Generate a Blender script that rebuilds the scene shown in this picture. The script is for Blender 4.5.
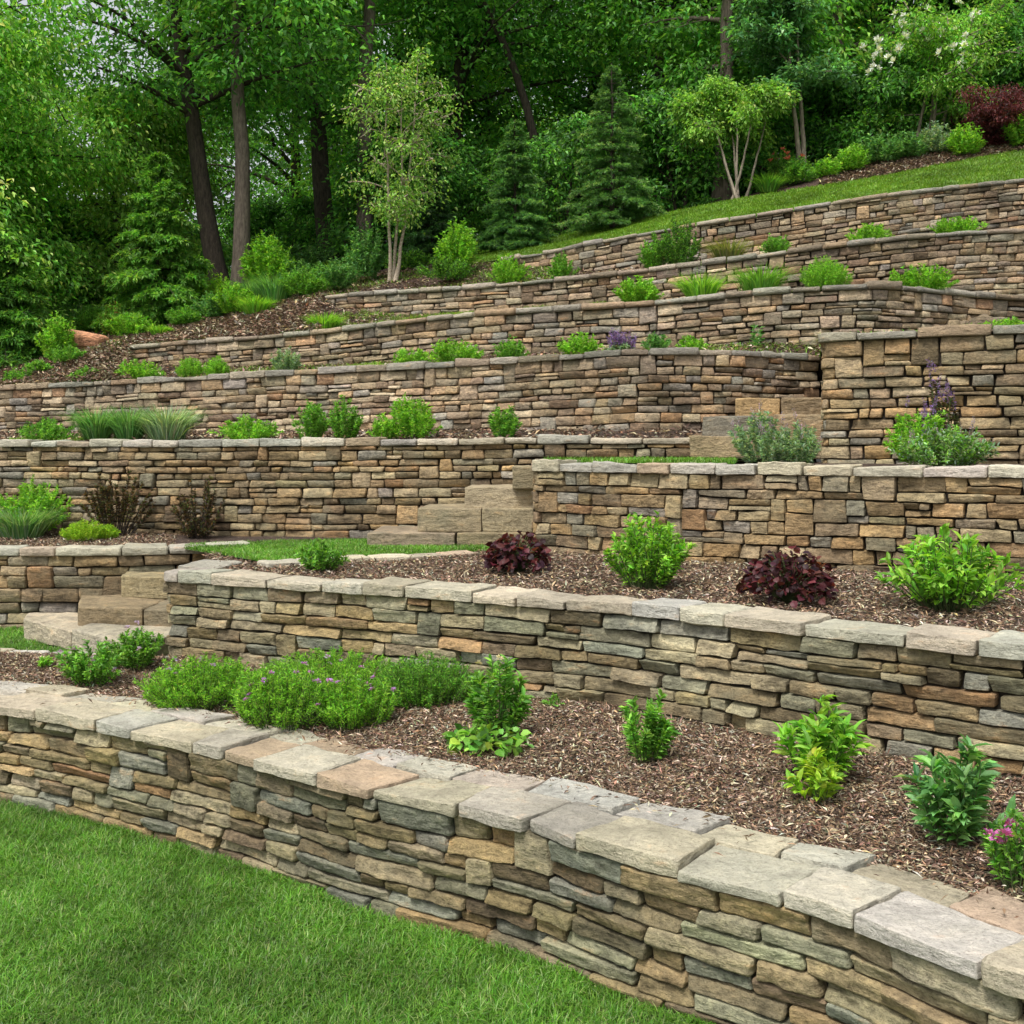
import bpy, math, random
import numpy as np
from mathutils import Vector

for o in list(bpy.data.objects): bpy.data.objects.remove(o)
SC = bpy.context.scene
COL = SC.collection
PI = math.pi
# ------------------------------------------------------------------ camera, sky, sun, exposure
FPX, CX, HY, CH = 1150.0, 512.0, 445.0, 2.6
cam_d = bpy.data.cameras.new("camera"); cam = bpy.data.objects.new("camera", cam_d); COL.objects.link(cam)
cam.location = (0, 0, CH); cam.rotation_euler = (PI/2, 0, 0)
cam_d.sensor_width = 36; cam_d.lens = 36*FPX/1024; cam_d.shift_y = (HY-512)/1024
cam_d.clip_start = .05; cam_d.clip_end = 1000
SC.camera = cam
SUN_EL, SUN_AZ = math.radians(60), math.radians(212)      # azimuth from +Y clockwise: behind the camera, a little to the left
w = bpy.data.worlds.new("World"); SC.world = w; w.use_nodes = True
nt = w.node_tree; bg = nt.nodes['Background']
sky = nt.nodes.new('ShaderNodeTexSky'); sky.sky_type = 'NISHITA'; sky.sun_disc = False
sky.sun_elevation = SUN_EL; sky.sun_rotation = SUN_AZ; sky.dust_density = 4; sky.air_density = 1.2
hs = nt.nodes.new('ShaderNodeHueSaturation'); hs.inputs['Saturation'].default_value = .22; hs.inputs['Value'].default_value = 1.0
nt.links.new(sky.outputs[0], hs.inputs['Color']); nt.links.new(hs.outputs[0], bg.inputs[0]); bg.inputs[1].default_value = .135
sd = bpy.data.lights.new("sun", 'SUN'); sd.energy = 2.3; sd.angle = math.radians(12); sd.color = (1, .965, .9)
so = bpy.data.objects.new("sun", sd); COL.objects.link(so)
dvec = Vector((math.sin(SUN_AZ)*math.cos(SUN_EL), math.cos(SUN_AZ)*math.cos(SUN_EL), math.sin(SUN_EL)))
so.rotation_euler = dvec.to_track_quat('Z', 'Y').to_euler()
SC.view_settings.view_transform = 'Standard'; SC.view_settings.look = 'None'
SC.view_settings.exposure = 0.62; SC.view_settings.gamma = 1

# ------------------------------------------------------------------ helpers
rs = np.random.RandomState(7)
def srgb(r, g, b):
    f = lambda c: (c/255/12.92) if c/255 <= .04045 else ((c/255+.055)/1.055)**2.4
    return (f(r), f(g), f(b))
def hsh(i, j, k):
    h = (i.astype(np.int64)*374761393 + j.astype(np.int64)*668265263 + k.astype(np.int64)*2147483647 // 3) & 0xffffffff
    h = ((h ^ (h >> 13))*1274126177) & 0xffffffff
    h = ((h ^ (h >> 16))*2246822519) & 0xffffffff
    return ((h ^ (h >> 15)) & 0xffff)/32767.5 - 1
def vnoise(p):
    p = np.asarray(p, float); f = np.floor(p); t = p-f; t = t*t*(3-2*t); i, j, k = f[:, 0].astype(int), f[:, 1].astype(int), f[:, 2].astype(int)
    x, y, z = t[:, 0], t[:, 1], t[:, 2]; r = 0
    for a in (0, 1):
        for b in (0, 1):
            for c in (0, 1):
                r = r + hsh(i+a, j+b, k+c)*(x if a else 1-x)*(y if b else 1-y)*(z if c else 1-z)
    return r
def fbm(p, o=3):
    r = 0; a = 1; p = np.asarray(p, float)
    for q in range(o): r = r+a*vnoise(p*2**q+q*17.3); a *= .5
    return r
def unit(v): return v/np.maximum(np.linalg.norm(v, axis=-1, keepdims=True), 1e-9)
def tagp(o, label=None, cat=None, group=None, kind=None):
    if label: o['label'] = label
    if cat: o['category'] = cat
    if group: o['group'] = group
    if kind: o['kind'] = kind
    return o
def empty(name, loc=(0, 0, 0), rz=0):
    o = bpy.data.objects.new(name, None); o.location = loc; o.rotation_euler = (0, 0, rz); o.empty_display_size = .1; COL.objects.link(o); return o
def meshdata(name, V, F, C=None, mat=None, smooth=False):
    """F: (N,3) or (N,4) int array or list of such arrays"""
    V = np.asarray(V, np.float32); Fs = F if (isinstance(F, list) and isinstance(F[0], np.ndarray)) else [F]
    Fs = [np.asarray(f, np.int32) for f in Fs if len(f)]
    m = bpy.data.meshes.new(name); m.vertices.add(len(V)); m.vertices.foreach_set('co', V.ravel())
    nl = sum(f.size for f in Fs); npoly = sum(len(f) for f in Fs)
    m.loops.add(nl); m.polygons.add(npoly)
    m.loops.foreach_set('vertex_index', np.concatenate([f.ravel() for f in Fs]))
    tot = np.concatenate([np.full(len(f), f.shape[1], np.int32) for f in Fs])
    st = np.concatenate([[0], np.cumsum(tot)[:-1]]).astype(np.int32)
    m.polygons.foreach_set('loop_start', st); m.polygons.foreach_set('loop_total', tot)
    m.polygons.foreach_set('use_smooth', np.full(npoly, smooth))
    if C is not None:
        a = m.attributes.new('col', 'FLOAT_COLOR', 'POINT'); c4 = np.ones((len(V), 4), np.float32); c4[:, :3] = C
        a.data.foreach_set('color', c4.ravel())
    if mat: m.materials.append(mat)
    m.update(); m.validate(); return m
def obj(name, m, parent=None, loc=None):
    o = bpy.data.objects.new(name, m); COL.objects.link(o)
    if parent: o.parent = parent
    if loc is not None: o.location = loc
    return o

# ------------------------------------------------------------------ materials
def newmat(n):
    m = bpy.data.materials.new(n); m.use_nodes = True; return m, m.node_tree, m.node_tree.nodes['Principled BSDF']
def N(t, k, **kw):
    n = t.nodes.new(k)
    for a, b in kw.items():
        if a in n.inputs: n.inputs[a].default_value = b
        else: setattr(n, a, b)
    return n
def ramp(t, src, stops):
    r = t.nodes.new('ShaderNodeValToRGB'); t.links.new(src, r.inputs[0])
    e = r.color_ramp.elements
    while len(e) < len(stops): e.new(.5)
    for q, (p, c) in zip(e, stops): q.position = p; q.color = (*c, 1) if len(c) == 3 else c
    return r.outputs[0]
def mixc(t, fac, a, b, mode='MIX'):
    n = t.nodes.new('ShaderNodeMix'); n.data_type = 'RGBA'; n.blend_type = mode
    for i, v in ((0, fac), (6, a), (7, b)):
        if hasattr(v, 'is_output') or isinstance(v, bpy.types.NodeSocket): t.links.new(v, n.inputs[i])
        else: n.inputs[i].default_value = v if i == 0 else (*v, 1)
    return n.outputs[2]
def stone_mat(name, lichen=.35, k=1.0):
    q_ = lambda c: tuple(1+(v-1)*k for v in c)
    m, t, b = newmat(name); geo = N(t, 'ShaderNodeNewGeometry'); L = t.links.new
    at = N(t, 'ShaderNodeAttribute', attribute_name='col')
    mp = N(t, 'ShaderNodeMapping'); mp.inputs['Scale'].default_value = (1, 1, 3.2); L(geo.outputs['Position'], mp.inputs[0])
    n1 = N(t, 'ShaderNodeTexNoise', Scale=5.0, Detail=7.0, Roughness=.66); L(mp.outputs[0], n1.inputs['Vector'])
    n2 = N(t, 'ShaderNodeTexNoise', Scale=26.0, Detail=6.0, Roughness=.72); L(geo.outputs['Position'], n2.inputs['Vector'])
    n3 = N(t, 'ShaderNodeTexNoise', Scale=2.3, Detail=5.0, Roughness=.6); L(geo.outputs['Position'], n3.inputs['Vector'])
    n4 = N(t, 'ShaderNodeTexNoise', Scale=90.0, Detail=4.0, Roughness=.7); L(geo.outputs['Position'], n4.inputs['Vector'])
    c = mixc(t, 1, at.outputs['Color'], ramp(t, n1.outputs['Fac'], [(.3, q_((.36, .35, .34))), (.46, q_((.9, .9, .9))), (.56, q_((1.1, 1.08, 1.04))), (.7, q_((1.55, 1.5, 1.42)))]), 'MULTIPLY')
    c = mixc(t, 1, c, ramp(t, n2.outputs['Fac'], [(.32, q_((.5, .5, .5))), (.46, q_((.93, .93, .93))), (.55, (1.05, 1.05, 1.05)), (.7, q_((1.4, 1.4, 1.36)))]), 'MULTIPLY')
    f3 = ramp(t, n3.outputs['Fac'], [(.52, (0, 0, 0)), (.68, (lichen, lichen, lichen))])
    c = mixc(t, f3, c, srgb(140, 140, 118))
    n7 = N(t, 'ShaderNodeTexNoise', Scale=.7, Detail=4.0, Roughness=.6); L(geo.outputs['Position'], n7.inputs['Vector'])
    c = mixc(t, 1, c, ramp(t, n7.outputs['Fac'], [(.36, q_((.62, .62, .6))), (.6, (1.05, 1.05, 1.05))]), 'MULTIPLY')
    f5 = ramp(t, n1.outputs['Fac'], [(.6, (0, 0, 0)), (.75, (.5, .5, .5))]); c = mixc(t, f5, c, srgb(178, 128, 82))
    f6 = ramp(t, n4.outputs['Fac'], [(.3, (.62, .6, .58)), (.48, (1, 1, 1))]); c = mixc(t, 1, c, f6, 'MULTIPLY')
    L(c, b.inputs['Base Color']); b.inputs['Roughness'].default_value = .92; b.inputs['Specular IOR Level'].default_value = .25
    ad = N(t, 'ShaderNodeMath', operation='ADD'); L(n2.outputs['Fac'], ad.inputs[0])
    mu = N(t, 'ShaderNodeMath', operation='MULTIPLY'); L(n1.outputs['Fac'], mu.inputs[0]); mu.inputs[1].default_value = 1.6; L(mu.outputs[0], ad.inputs[1])
    bp = N(t, 'ShaderNodeBump', Strength=.9, Distance=.03); L(ad.outputs[0], bp.inputs['Height'])
    bp2 = N(t, 'ShaderNodeBump', Strength=.5, Distance=.006); L(n4.outputs['Fac'], bp2.inputs['Height']); L(bp.outputs[0], bp2.inputs['Normal'])
    L(bp2.outputs[0], b.inputs['Normal']); return m
M_STONE = stone_mat('field_stone'); M_CAP = stone_mat('cap_stone', .15, .5)
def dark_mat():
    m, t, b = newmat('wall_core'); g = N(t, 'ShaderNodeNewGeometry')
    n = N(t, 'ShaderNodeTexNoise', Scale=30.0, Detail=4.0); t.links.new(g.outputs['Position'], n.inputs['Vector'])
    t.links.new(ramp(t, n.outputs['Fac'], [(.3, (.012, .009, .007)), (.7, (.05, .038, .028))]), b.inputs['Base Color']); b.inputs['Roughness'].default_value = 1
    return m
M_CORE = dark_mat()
def mulch_mat(name, a, b_, c_):
    m, t, b = newmat(name); g = N(t, 'ShaderNodeNewGeometry'); L = t.links.new
    wr = N(t, 'ShaderNodeTexNoise', Scale=9.0, Detail=3.0); L(g.outputs['Position'], wr.inputs['Vector'])
    ad = N(t, 'ShaderNodeVectorMath', operation='MULTIPLY_ADD'); L(wr.outputs['Color'], ad.inputs[0]); ad.inputs[1].default_value = (.25, .25, .25); L(g.outputs['Position'], ad.inputs[2])
    v = N(t, 'ShaderNodeTexVoronoi', Scale=42.0); L(ad.outputs[0], v.inputs['Vector'])
    sp = N(t, 'ShaderNodeSeparateColor'); L(v.outputs['Color'], sp.inputs[0])
    c = ramp(t, sp.outputs[0], [(0, a), (.45, b_), (.8, b_), (1, c_)])
    n = N(t, 'ShaderNodeTexNoise', Scale=3.0, Detail=6.0, Roughness=.65); L(g.outputs['Position'], n.inputs['Vector'])
    c = mixc(t, 1, c, ramp(t, n.outputs['Fac'], [(.3, (.6, .58, .55)), (.7, (1.25, 1.2, 1.15))]), 'MULTIPLY')
    d = ramp(t, v.outputs['Distance'], [(.0, (1, 1, 1)), (.6, (.35, .35, .35))]); c = mixc(t, 1, c, d, 'MULTIPLY')
    L(c, b.inputs['Base Color']); b.inputs['Roughness'].default_value = .95
    bp = N(t, 'ShaderNodeBump', Strength=1.0, Distance=.03); L(v.outputs['Distance'], bp.inputs['Height']); bp.invert = True; L(bp.outputs[0], b.inputs['Normal'])
    return m
M_MULCH = mulch_mat('bark_mulch', (.05, .03, .02), (.16, .098, .066), (.38, .27, .2))
M_MULCHR = mulch_mat('reddish_mulch', (.06, .03, .024), (.17, .09, .066), (.34, .21, .16))
def soilgrass_mat(name, cols):
    m, t, b = newmat(name); g = N(t, 'ShaderNodeNewGeometry'); L = t.links.new
    n = N(t, 'ShaderNodeTexNoise', Scale=1.2, Detail=5.0, Roughness=.6); L(g.outputs['Position'], n.inputs['Vector'])
    n2 = N(t, 'ShaderNodeTexNoise', Scale=45.0, Detail=4.0, Roughness=.7); L(g.outputs['Position'], n2.inputs['Vector'])
    c = ramp(t, n.outputs['Fac'], [(.3, cols[0]), (.55, cols[1]), (.75, cols[2])])
    c = mixc(t, 1, c, ramp(t, n2.outputs['Fac'], [(.3, (.45, .45, .45)), (.7, (1.4, 1.4, 1.3))]), 'MULTIPLY')
    L(c, b.inputs['Base Color']); b.inputs['Roughness'].default_value = .9
    bp = N(t, 'ShaderNodeBump', Strength=.8, Distance=.03); L(n2.outputs['Fac'], bp.inputs['Height']); L(bp.outputs[0], b.inputs['Normal']); return m
M_LAWN = soilgrass_mat('lawn_ground', [(.03, .07, .01), (.05, .11, .015), (.08, .14, .025)])
M_LAWN2 = soilgrass_mat('slope_lawn_ground', [(.07, .14, .022), (.095, .175, .03), (.12, .19, .04)])
M_WOODF = soilgrass_mat('woodland_floor', [(.03, .022, .012), (.03, .05, .012), (.045, .075, .018)])
def leaf_mat(name, tr=.42, rough=.5, spec=.35):
    m, t, b = newmat(name); L = t.links.new; at = N(t, 'ShaderNodeAttribute', attribute_name='col')
    oi = N(t, 'ShaderNodeObjectInfo')
    L(at.outputs['Color'], b.inputs['Base Color']); b.inputs['Roughness'].default_value = rough; b.inputs['Specular IOR Level'].default_value = spec
    tl = N(t, 'ShaderNodeBsdfTranslucent'); c = mixc(t, 1, at.outputs['Color'], (1.5, 1.5, .6), 'MULTIPLY'); L(c, tl.inputs[0])
    mx = N(t, 'ShaderNodeMixShader'); mx.inputs[0].default_value = tr; L(b.outputs[0], mx.inputs[1]); L(tl.outputs[0], mx.inputs[2])
    L(mx.outputs[0], t.nodes['Material Output'].inputs[0]); return m
M_LEAF = leaf_mat('leaf'); M_GRASS = leaf_mat('grass_blade', .3, .55, .25)
M_CHIP, t_, b_ = newmat('wood_chip'); t_.links.new(N(t_, 'ShaderNodeAttribute', attribute_name='col').outputs['Color'], b_.inputs['Base Color']); b_.inputs['Roughness'].default_value = .9
M_PETAL = leaf_mat('petal', .25, .6, .2)
def bark_mat(name, a, b2, sc=(1, 1, .25)):
    m, t, b = newmat(name); g = N(t, 'ShaderNodeTexCoord'); L = t.links.new
    mp = N(t, 'ShaderNodeMapping'); mp.inputs['Scale'].default_value = sc; L(g.outputs['Object'], mp.inputs[0])
    n = N(t, 'ShaderNodeTexNoise', Scale=22.0, Detail=6.0, Roughness=.7); L(mp.outputs[0], n.inputs['Vector'])
    L(ramp(t, n.outputs['Fac'], [(.35, a), (.65, b2)]), b.inputs['Base Color']); b.inputs['Roughness'].default_value = .95
    bp = N(t, 'ShaderNodeBump', Strength=.9, Distance=.03); L(n.outputs['Fac'], bp.inputs['Height']); L(bp.outputs[0], b.inputs['Normal']); return m
M_BARK = bark_mat('dark_bark', (.018, .013, .009), (.075, .055, .04)); M_BARKG = bark_mat('grey_brown_bark', (.06, .045, .035), (.17, .135, .105))
M_BIRCH = bark_mat('pale_birch_bark', (.22, .16, .11), (.5, .42, .33), (1, 1, 1.5)); M_STEM = bark_mat('green_stem', (.05, .08, .02), (.1, .14, .04))
M_TWIG = bark_mat('grey_twig_bark', (.13, .105, .08), (.3, .25, .19))
M_ROCK = stone_mat('boulder_stone', .1)

# ------------------------------------------------------------------ lines of the terraces, each as image column -> depth (m), top z
def pchip(xs, ys, x):
    xs = np.array(xs, float); ys = np.array(ys, float); x = np.clip(np.asarray(x, float), xs[0], xs[-1])
    h = np.diff(xs); d = np.diff(ys)/h; m = np.zeros(len(xs)); m[0], m[-1] = d[0], d[-1]
    for i in range(1, len(xs)-1):
        if d[i-1]*d[i] > 0:
            w1, w2 = 2*h[i]+h[i-1], h[i]+2*h[i-1]; m[i] = (w1+w2)/(w1/d[i-1]+w2/d[i])
    k = np.clip(np.searchsorted(xs, x, 'right')-1, 0, len(h)-1); t = (x-xs[k])/h[k]
    return (2*t**3-3*t**2+1)*ys[k]+(t**3-2*t**2+t)*h[k]*m[k]+(-2*t**3+3*t**2)*ys[k+1]+(t**3-t**2)*h[k]*m[k+1]
class Line:
    def __init__(s, pts): s.p = [q[0] for q in pts]; s.y = [q[1] for q in pts]; s.z = [q[2] for q in pts]
    def Y(s, px): return pchip(s.p, s.y, px)
    def Z(s, px): return pchip(s.p, s.z, px)
    def at(s, px, off=0, dz=0):
        y = s.Y(px)+off; return np.stack([(np.asarray(px)-CX)/FPX*y, y, s.Z(px)+dz], -1)
def yz(px, Y, py): return (px, Y, CH+(HY-py)/FPX*Y)
LA = Line([(-800, 10, .72), (-400, 9.4, .72), (0, 8.35, .72), (150, 7.57, .72), (250, 7.02, .72), (350, 6.46, .72), (500, 5.92, .72), (657, 5.28, .72), (752, 4.98, .72), (837, 4.73, .72), (932, 4.36, .72), (1024, 4.10, .72), (1300, 3.7, .72), (1700, 3.4, .72)])
LB = Line([(165, 10.1, 1.49), (300, 9.46, 1.49), (440, 8.9, 1.49), (512, 8.57, 1.49), (600, 8.22, 1.49), (677, 7.83, 1.49), (822, 7.13, 1.49), (922, 6.75, 1.49), (1024, 6.41, 1.49), (1300, 5.9, 1.49), (1700, 5.4, 1.49)])
LC = Line([(-800, 13.4, 1.49), (-300, 12.7, 1.49), (0, 12.4, 1.49), (100, 12.4, 1.49), (180, 12.6, 1.49), (250, 12.9, 1.49)])
LE = Line([(535, 12.2, 2.42), (620, 11.5, 2.42), (700, 11.0, 2.42), (800, 10.5, 2.42), (900, 10.1, 2.42), (1024, 9.6, 2.42), (1300, 9.0, 2.42), (1700, 8.5, 2.42)])
LD = Line([(-800, 16.0, 2.64), (-300, 15.5, 2.64), (0, 15.0, 2.66), (200, 14.6, 2.66), (320, 14.3, 2.67), (420, 14.1, 2.68), (560, 13.9, 2.70), (700, 13.7, 2.70)])
LG = Line([(822, 12.2, 3.79), (920, 11.8, 3.8), (1024, 11.4, 3.8), (1300, 10.8, 3.8), (1700, 10.2, 3.8)])
LF = Line([(-800, 21.5, 3.4), (-300, 20.3, 3.5), (0, 19.2, 3.6), (200, 17.7, 3.68), (350, 16.9, 3.75), (480, 16.0, 3.79), (560, 15.4, 3.82), (650, 14.7, 3.84), (720, 14.8, 3.84), (820, 15.6, 3.82)])
LH = Line([(-800, 25, 3.9), (0, 22, 4.2), yz(130, 20.5, 345), yz(300, 19.2, 331), yz(470, 18, 312), yz(650, 17, 300), yz(800, 16.1, 286), yz(870, 15.9, 283), yz(940, 16.6, 288), yz(1024, 17.4, 295), (1300, 18, 4.9), (1700, 18, 4.9)])
LI = Line([(-800, 28, 4.2), yz(0, 25, 345), yz(200, 23.6, 318), yz(325, 22, 295), yz(480, 20.9, 284), yz(560, 20.2, 277), yz(700, 19.4, 261), yz(850, 18.9, 241), yz(1024, 19.4, 228), (1300, 19.6, 6.3), (1700, 19.6, 6.5)])
LJ = Line([(-800, 32, 4.5), yz(0, 27.5, 338), yz(200, 26, 308), yz(400, 24.4, 274), yz(510, 22.9, 257), yz(600, 22.2, 240), yz(700, 21.6, 222), yz(740, 21.4, 216), yz(860, 21.1, 197), yz(1024, 21.8, 178), (1300, 22, 8.3), (1700, 22, 8.8)])
L1 = Line([(-800, 34, 4.8), (0, 30, 5.5), (200, 29, 6.1), (400, 27, 6.75), yz(510, 26, 247), yz(600, 25.6, 228), yz(740, 25, 199), yz(860, 24.7, 180), yz(1024, 25, 150), (1300, 26, 10), (1700, 27, 10.8)])
L2 = Line([(-800, 36, 5), (0, 32, 5.7), (200, 31, 6.3), (400, 29, 6.9), (510, 28, 7.3), (600, 27.5, 7.7), yz(740, 26.6, 197), yz(860, 26.4, 163), yz(1024, 26.8, 134), (1300, 28, 10.8), (1700, 29, 11.4)])
L3 = Line([(-800, 75, 6.5), (0, 75, 7.5), (400, 75, 8.5), (740, 75, 11), (1024, 75, 13.5), (1700, 75, 15)])
def zhill(px, Y):
    ls = [LF, LH, LI, LJ, L1, L2, L3]; ys = [float(l.Y(px)) for l in ls]; zs = [float(l.Z(px)) for l in ls]
    if px > 130 and Y < ys[1]: return zs[0]
    return float(np.interp(Y, ys[1:] if px > 820 else ys, zs[1:] if px > 820 else zs))

# ------------------------------------------------------------------ stones
_tpl = {}
def box_tpl(nx, ny, nz, back=False):
    """surface grid of the unit cube; c=0 is the front face"""
    key = (nx, ny, nz, back)
    if key in _tpl: return _tpl[key]
    def sp(n):
        if n <= 1: return np.array([0, 1.])
        if n == 2: return np.array([0, .5, 1.])
        e = .35/n; return np.concatenate([[0], np.linspace(e, 1-e, n-1), [1]])
    A, B, C = sp(nx), sp(ny), sp(nz); vid = {}; vs = []; fs = []
    def g(i, j, k):
        if (i, j, k) not in vid: vid[(i, j, k)] = len(vs); vs.append((A[i], B[j], C[k]))
        return vid[(i, j, k)]
    for i in range(nx):
        for j in range(ny):
            fs.append([g(i, j, 0), g(i+1, j, 0), g(i+1, j+1, 0), g(i, j+1, 0)])
            if back: fs.append([g(i, j, nz), g(i, j+1, nz), g(i+1, j+1, nz), g(i+1, j, nz)])
        for k in range(nz):
            fs.append([g(i, 0, k), g(i, 0, k+1), g(i+1, 0, k+1), g(i+1, 0, k)])
            fs.append([g(i, ny, k), g(i+1, ny, k), g(i+1, ny, k+1), g(i, ny, k+1)])
    for j in range(ny):
        for k in range(nz):
            fs.append([g(0, j, k), g(0, j+1, k), g(0, j+1, k+1), g(0, j, k+1)])
            fs.append([g(nx, j, k), g(nx, j, k+1), g(nx, j+1, k+1), g(nx, j+1, k)])
    _tpl[key] = (np.array(vs), np.array(fs)); return _tpl[key]
def rough_block(tpl, L, H, D, rad, amp, r, freq=16, strata=1.0):
    """rounded, knocked-about block; returns local coords (a: 0..L, b: 0..H, c: 0..D) and faces"""
    V, F = tpl; h = np.array([L, H, D])/2; p = (V-.5)*2*h
    rr = np.minimum(rad, h*.95); q = np.clip(p, -(h-rr), h-rr); d = p-q; s = d/rr; ln = np.linalg.norm(s, axis=1, keepdims=True)
    nrm = np.where(ln > 1e-6, s/np.maximum(ln, 1e-6), 0); p = q+rr*nrm
    off = r.rand(3)*100
    pp = p*np.array([1, strata, 1])
    n1 = fbm(pp*freq*.35+off, 2); n1 = .45*n1+.55*np.round(n1*3.2)/3.2; n2 = fbm(pp*freq+off, 2); n2 = .6*n2+.4*np.round(n2*2)/2
    e = np.clip(ln-1, 0, 1)                                      # edges and corners get chipped inwards
    p = p+nrm*(amp*(.9*n1+.6*n2))[:, None]-nrm*(e*amp*1.2*np.abs(n1)[:, None])
    o2 = r.rand(3)*100; wob = np.stack([vnoise(p*9+o2), vnoise(p*9+o2+31), np.zeros(len(p))], -1)*amp*.55
    return p+wob+h, F
def mute(pal, k=.45, to=(150, 138, 112)):
    t = np.array(srgb(*to)); return [(tuple(np.array(c)*(1-k)+t*k*(sum(c)/sum(t))**.6), w_) for c, w_ in pal]
PAL_NEAR = [(srgb(160, 148, 120), 3), (srgb(150, 133, 98), 3), (srgb(146, 146, 124), 3), (srgb(142, 147, 138), 2), (srgb(168, 142, 100), 2.4), (srgb(118, 102, 80), 2.2), (srgb(166, 126, 88), .5), (srgb(176, 164, 136), 1.5), (srgb(138, 122, 98), 1.5)]
PAL_MID = [(srgb(160, 143, 112), 3), (srgb(152, 128, 94), 3), (srgb(140, 134, 116), 2), (srgb(140, 138, 132), 1.3), (srgb(172, 140, 98), 2.4), (srgb(122, 104, 82), 2.4), (srgb(168, 130, 92), .6), (srgb(178, 162, 132), 1.5), (srgb(140, 122, 98), 1.8)]
PAL_FAR = [(srgb(158, 142, 120), 3), (srgb(150, 130, 106), 3), (srgb(142, 136, 124), 2), (srgb(140, 138, 134), 1.4), (srgb(170, 142, 110), 2), (srgb(128, 108, 90), 2.4), (srgb(170, 132, 100), .8), (srgb(182, 166, 142), 1.8), (srgb(132, 118, 106), 1.8)]
PAL_CAP = [(srgb(186, 178, 158), 3), (srgb(178, 174, 162), 2.4), (srgb(186, 172, 144), 1.4), (srgb(166, 166, 154), 2), (srgb(188, 176, 146), 2), (srgb(182, 152, 118), .6)]
PAL_CAPF = [(srgb(158, 150, 134), 3), (srgb(150, 147, 138), 2), (srgb(160, 138, 112), 1.6), (srgb(142, 142, 134), 2), (srgb(140, 124, 108), 1.6), (srgb(164, 132, 104), .9)]
PAL_NEAR = mute(PAL_NEAR, .32, (146, 138, 110)); PAL_MID = mute(PAL_MID, .32, (152, 136, 108)); PAL_FAR = mute(PAL_FAR, .34, (152, 136, 112)); PAL_CAP = mute(PAL_CAP, .35, (212, 206, 194)); PAL_CAPF = mute(PAL_CAPF, .4, (166, 156, 138)); PAL_STEP = [(srgb(152, 138, 110), 2), (srgb(142, 132, 108), 2), (srgb(160, 148, 122), 2)]; PAL_MID = [(tuple(np.array(c)*1.1), w_) for c, w_ in PAL_MID]; PAL_FAR = [(tuple(np.array(c)*1.14), w_) for c, w_ in PAL_FAR]
def pick(pal, r):
    w_ = np.array([q[1] for q in pal], float); c = np.array(pal[r.choice(len(pal), p=w_/w_.sum())][0])
    return np.clip(c*(1+r.normal()*.13)*(1+r.normal(size=3)*.02), .03, .7)
class Path:
    def __init__(s, xy, zt, smooth=.1):
        xy = np.asarray(xy, float); zt = np.asarray(zt, float); d = np.r_[0, np.cumsum(np.linalg.norm(np.diff(xy, axis=0), axis=1))]
        n = max(int(d[-1]/.03), 4); s.s = np.linspace(0, d[-1], n)
        x = np.interp(s.s, d, xy[:, 0]); y = np.interp(s.s, d, xy[:, 1]); z = np.interp(s.s, d, zt); k = max(int(smooth/(.03)), 1)
        ker = np.hanning(2*k+3); ker /= ker.sum()
        f = lambda a: np.convolve(np.r_[a[0]-(a[1:k+2][::-1]-a[0]), a, a[-1]-(a[-k-2:-1][::-1]-a[-1])], ker, 'valid')
        s.x, s.y, s.z = f(x), f(y), f(z)
        tx, ty = np.gradient(s.x, s.s), np.gradient(s.y, s.s); l = np.hypot(tx, ty); s.nx, s.ny = ty/l, -tx/l; s.L = d[-1]
    def map(s, S, z, c, batter=0):
        """S along, z absolute height offset from the top line (negative = below), c depth behind the face"""
        S_ = np.clip(S, 0, s.L); e = S-S_; X = np.interp(S_, s.s, s.x); Y = np.interp(S_, s.s, s.y); Z = np.interp(S_, s.s, s.z)
        nx = np.interp(S_, s.s, s.nx); ny = np.interp(S_, s.s, s.ny); l = np.hypot(nx, ny); nx, ny = nx/l, ny/l
        c = c-batter*z*-1*0
        return np.stack([X-nx*c-ny*e, Y-ny*c+nx*e, Z+z], -1)
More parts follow.
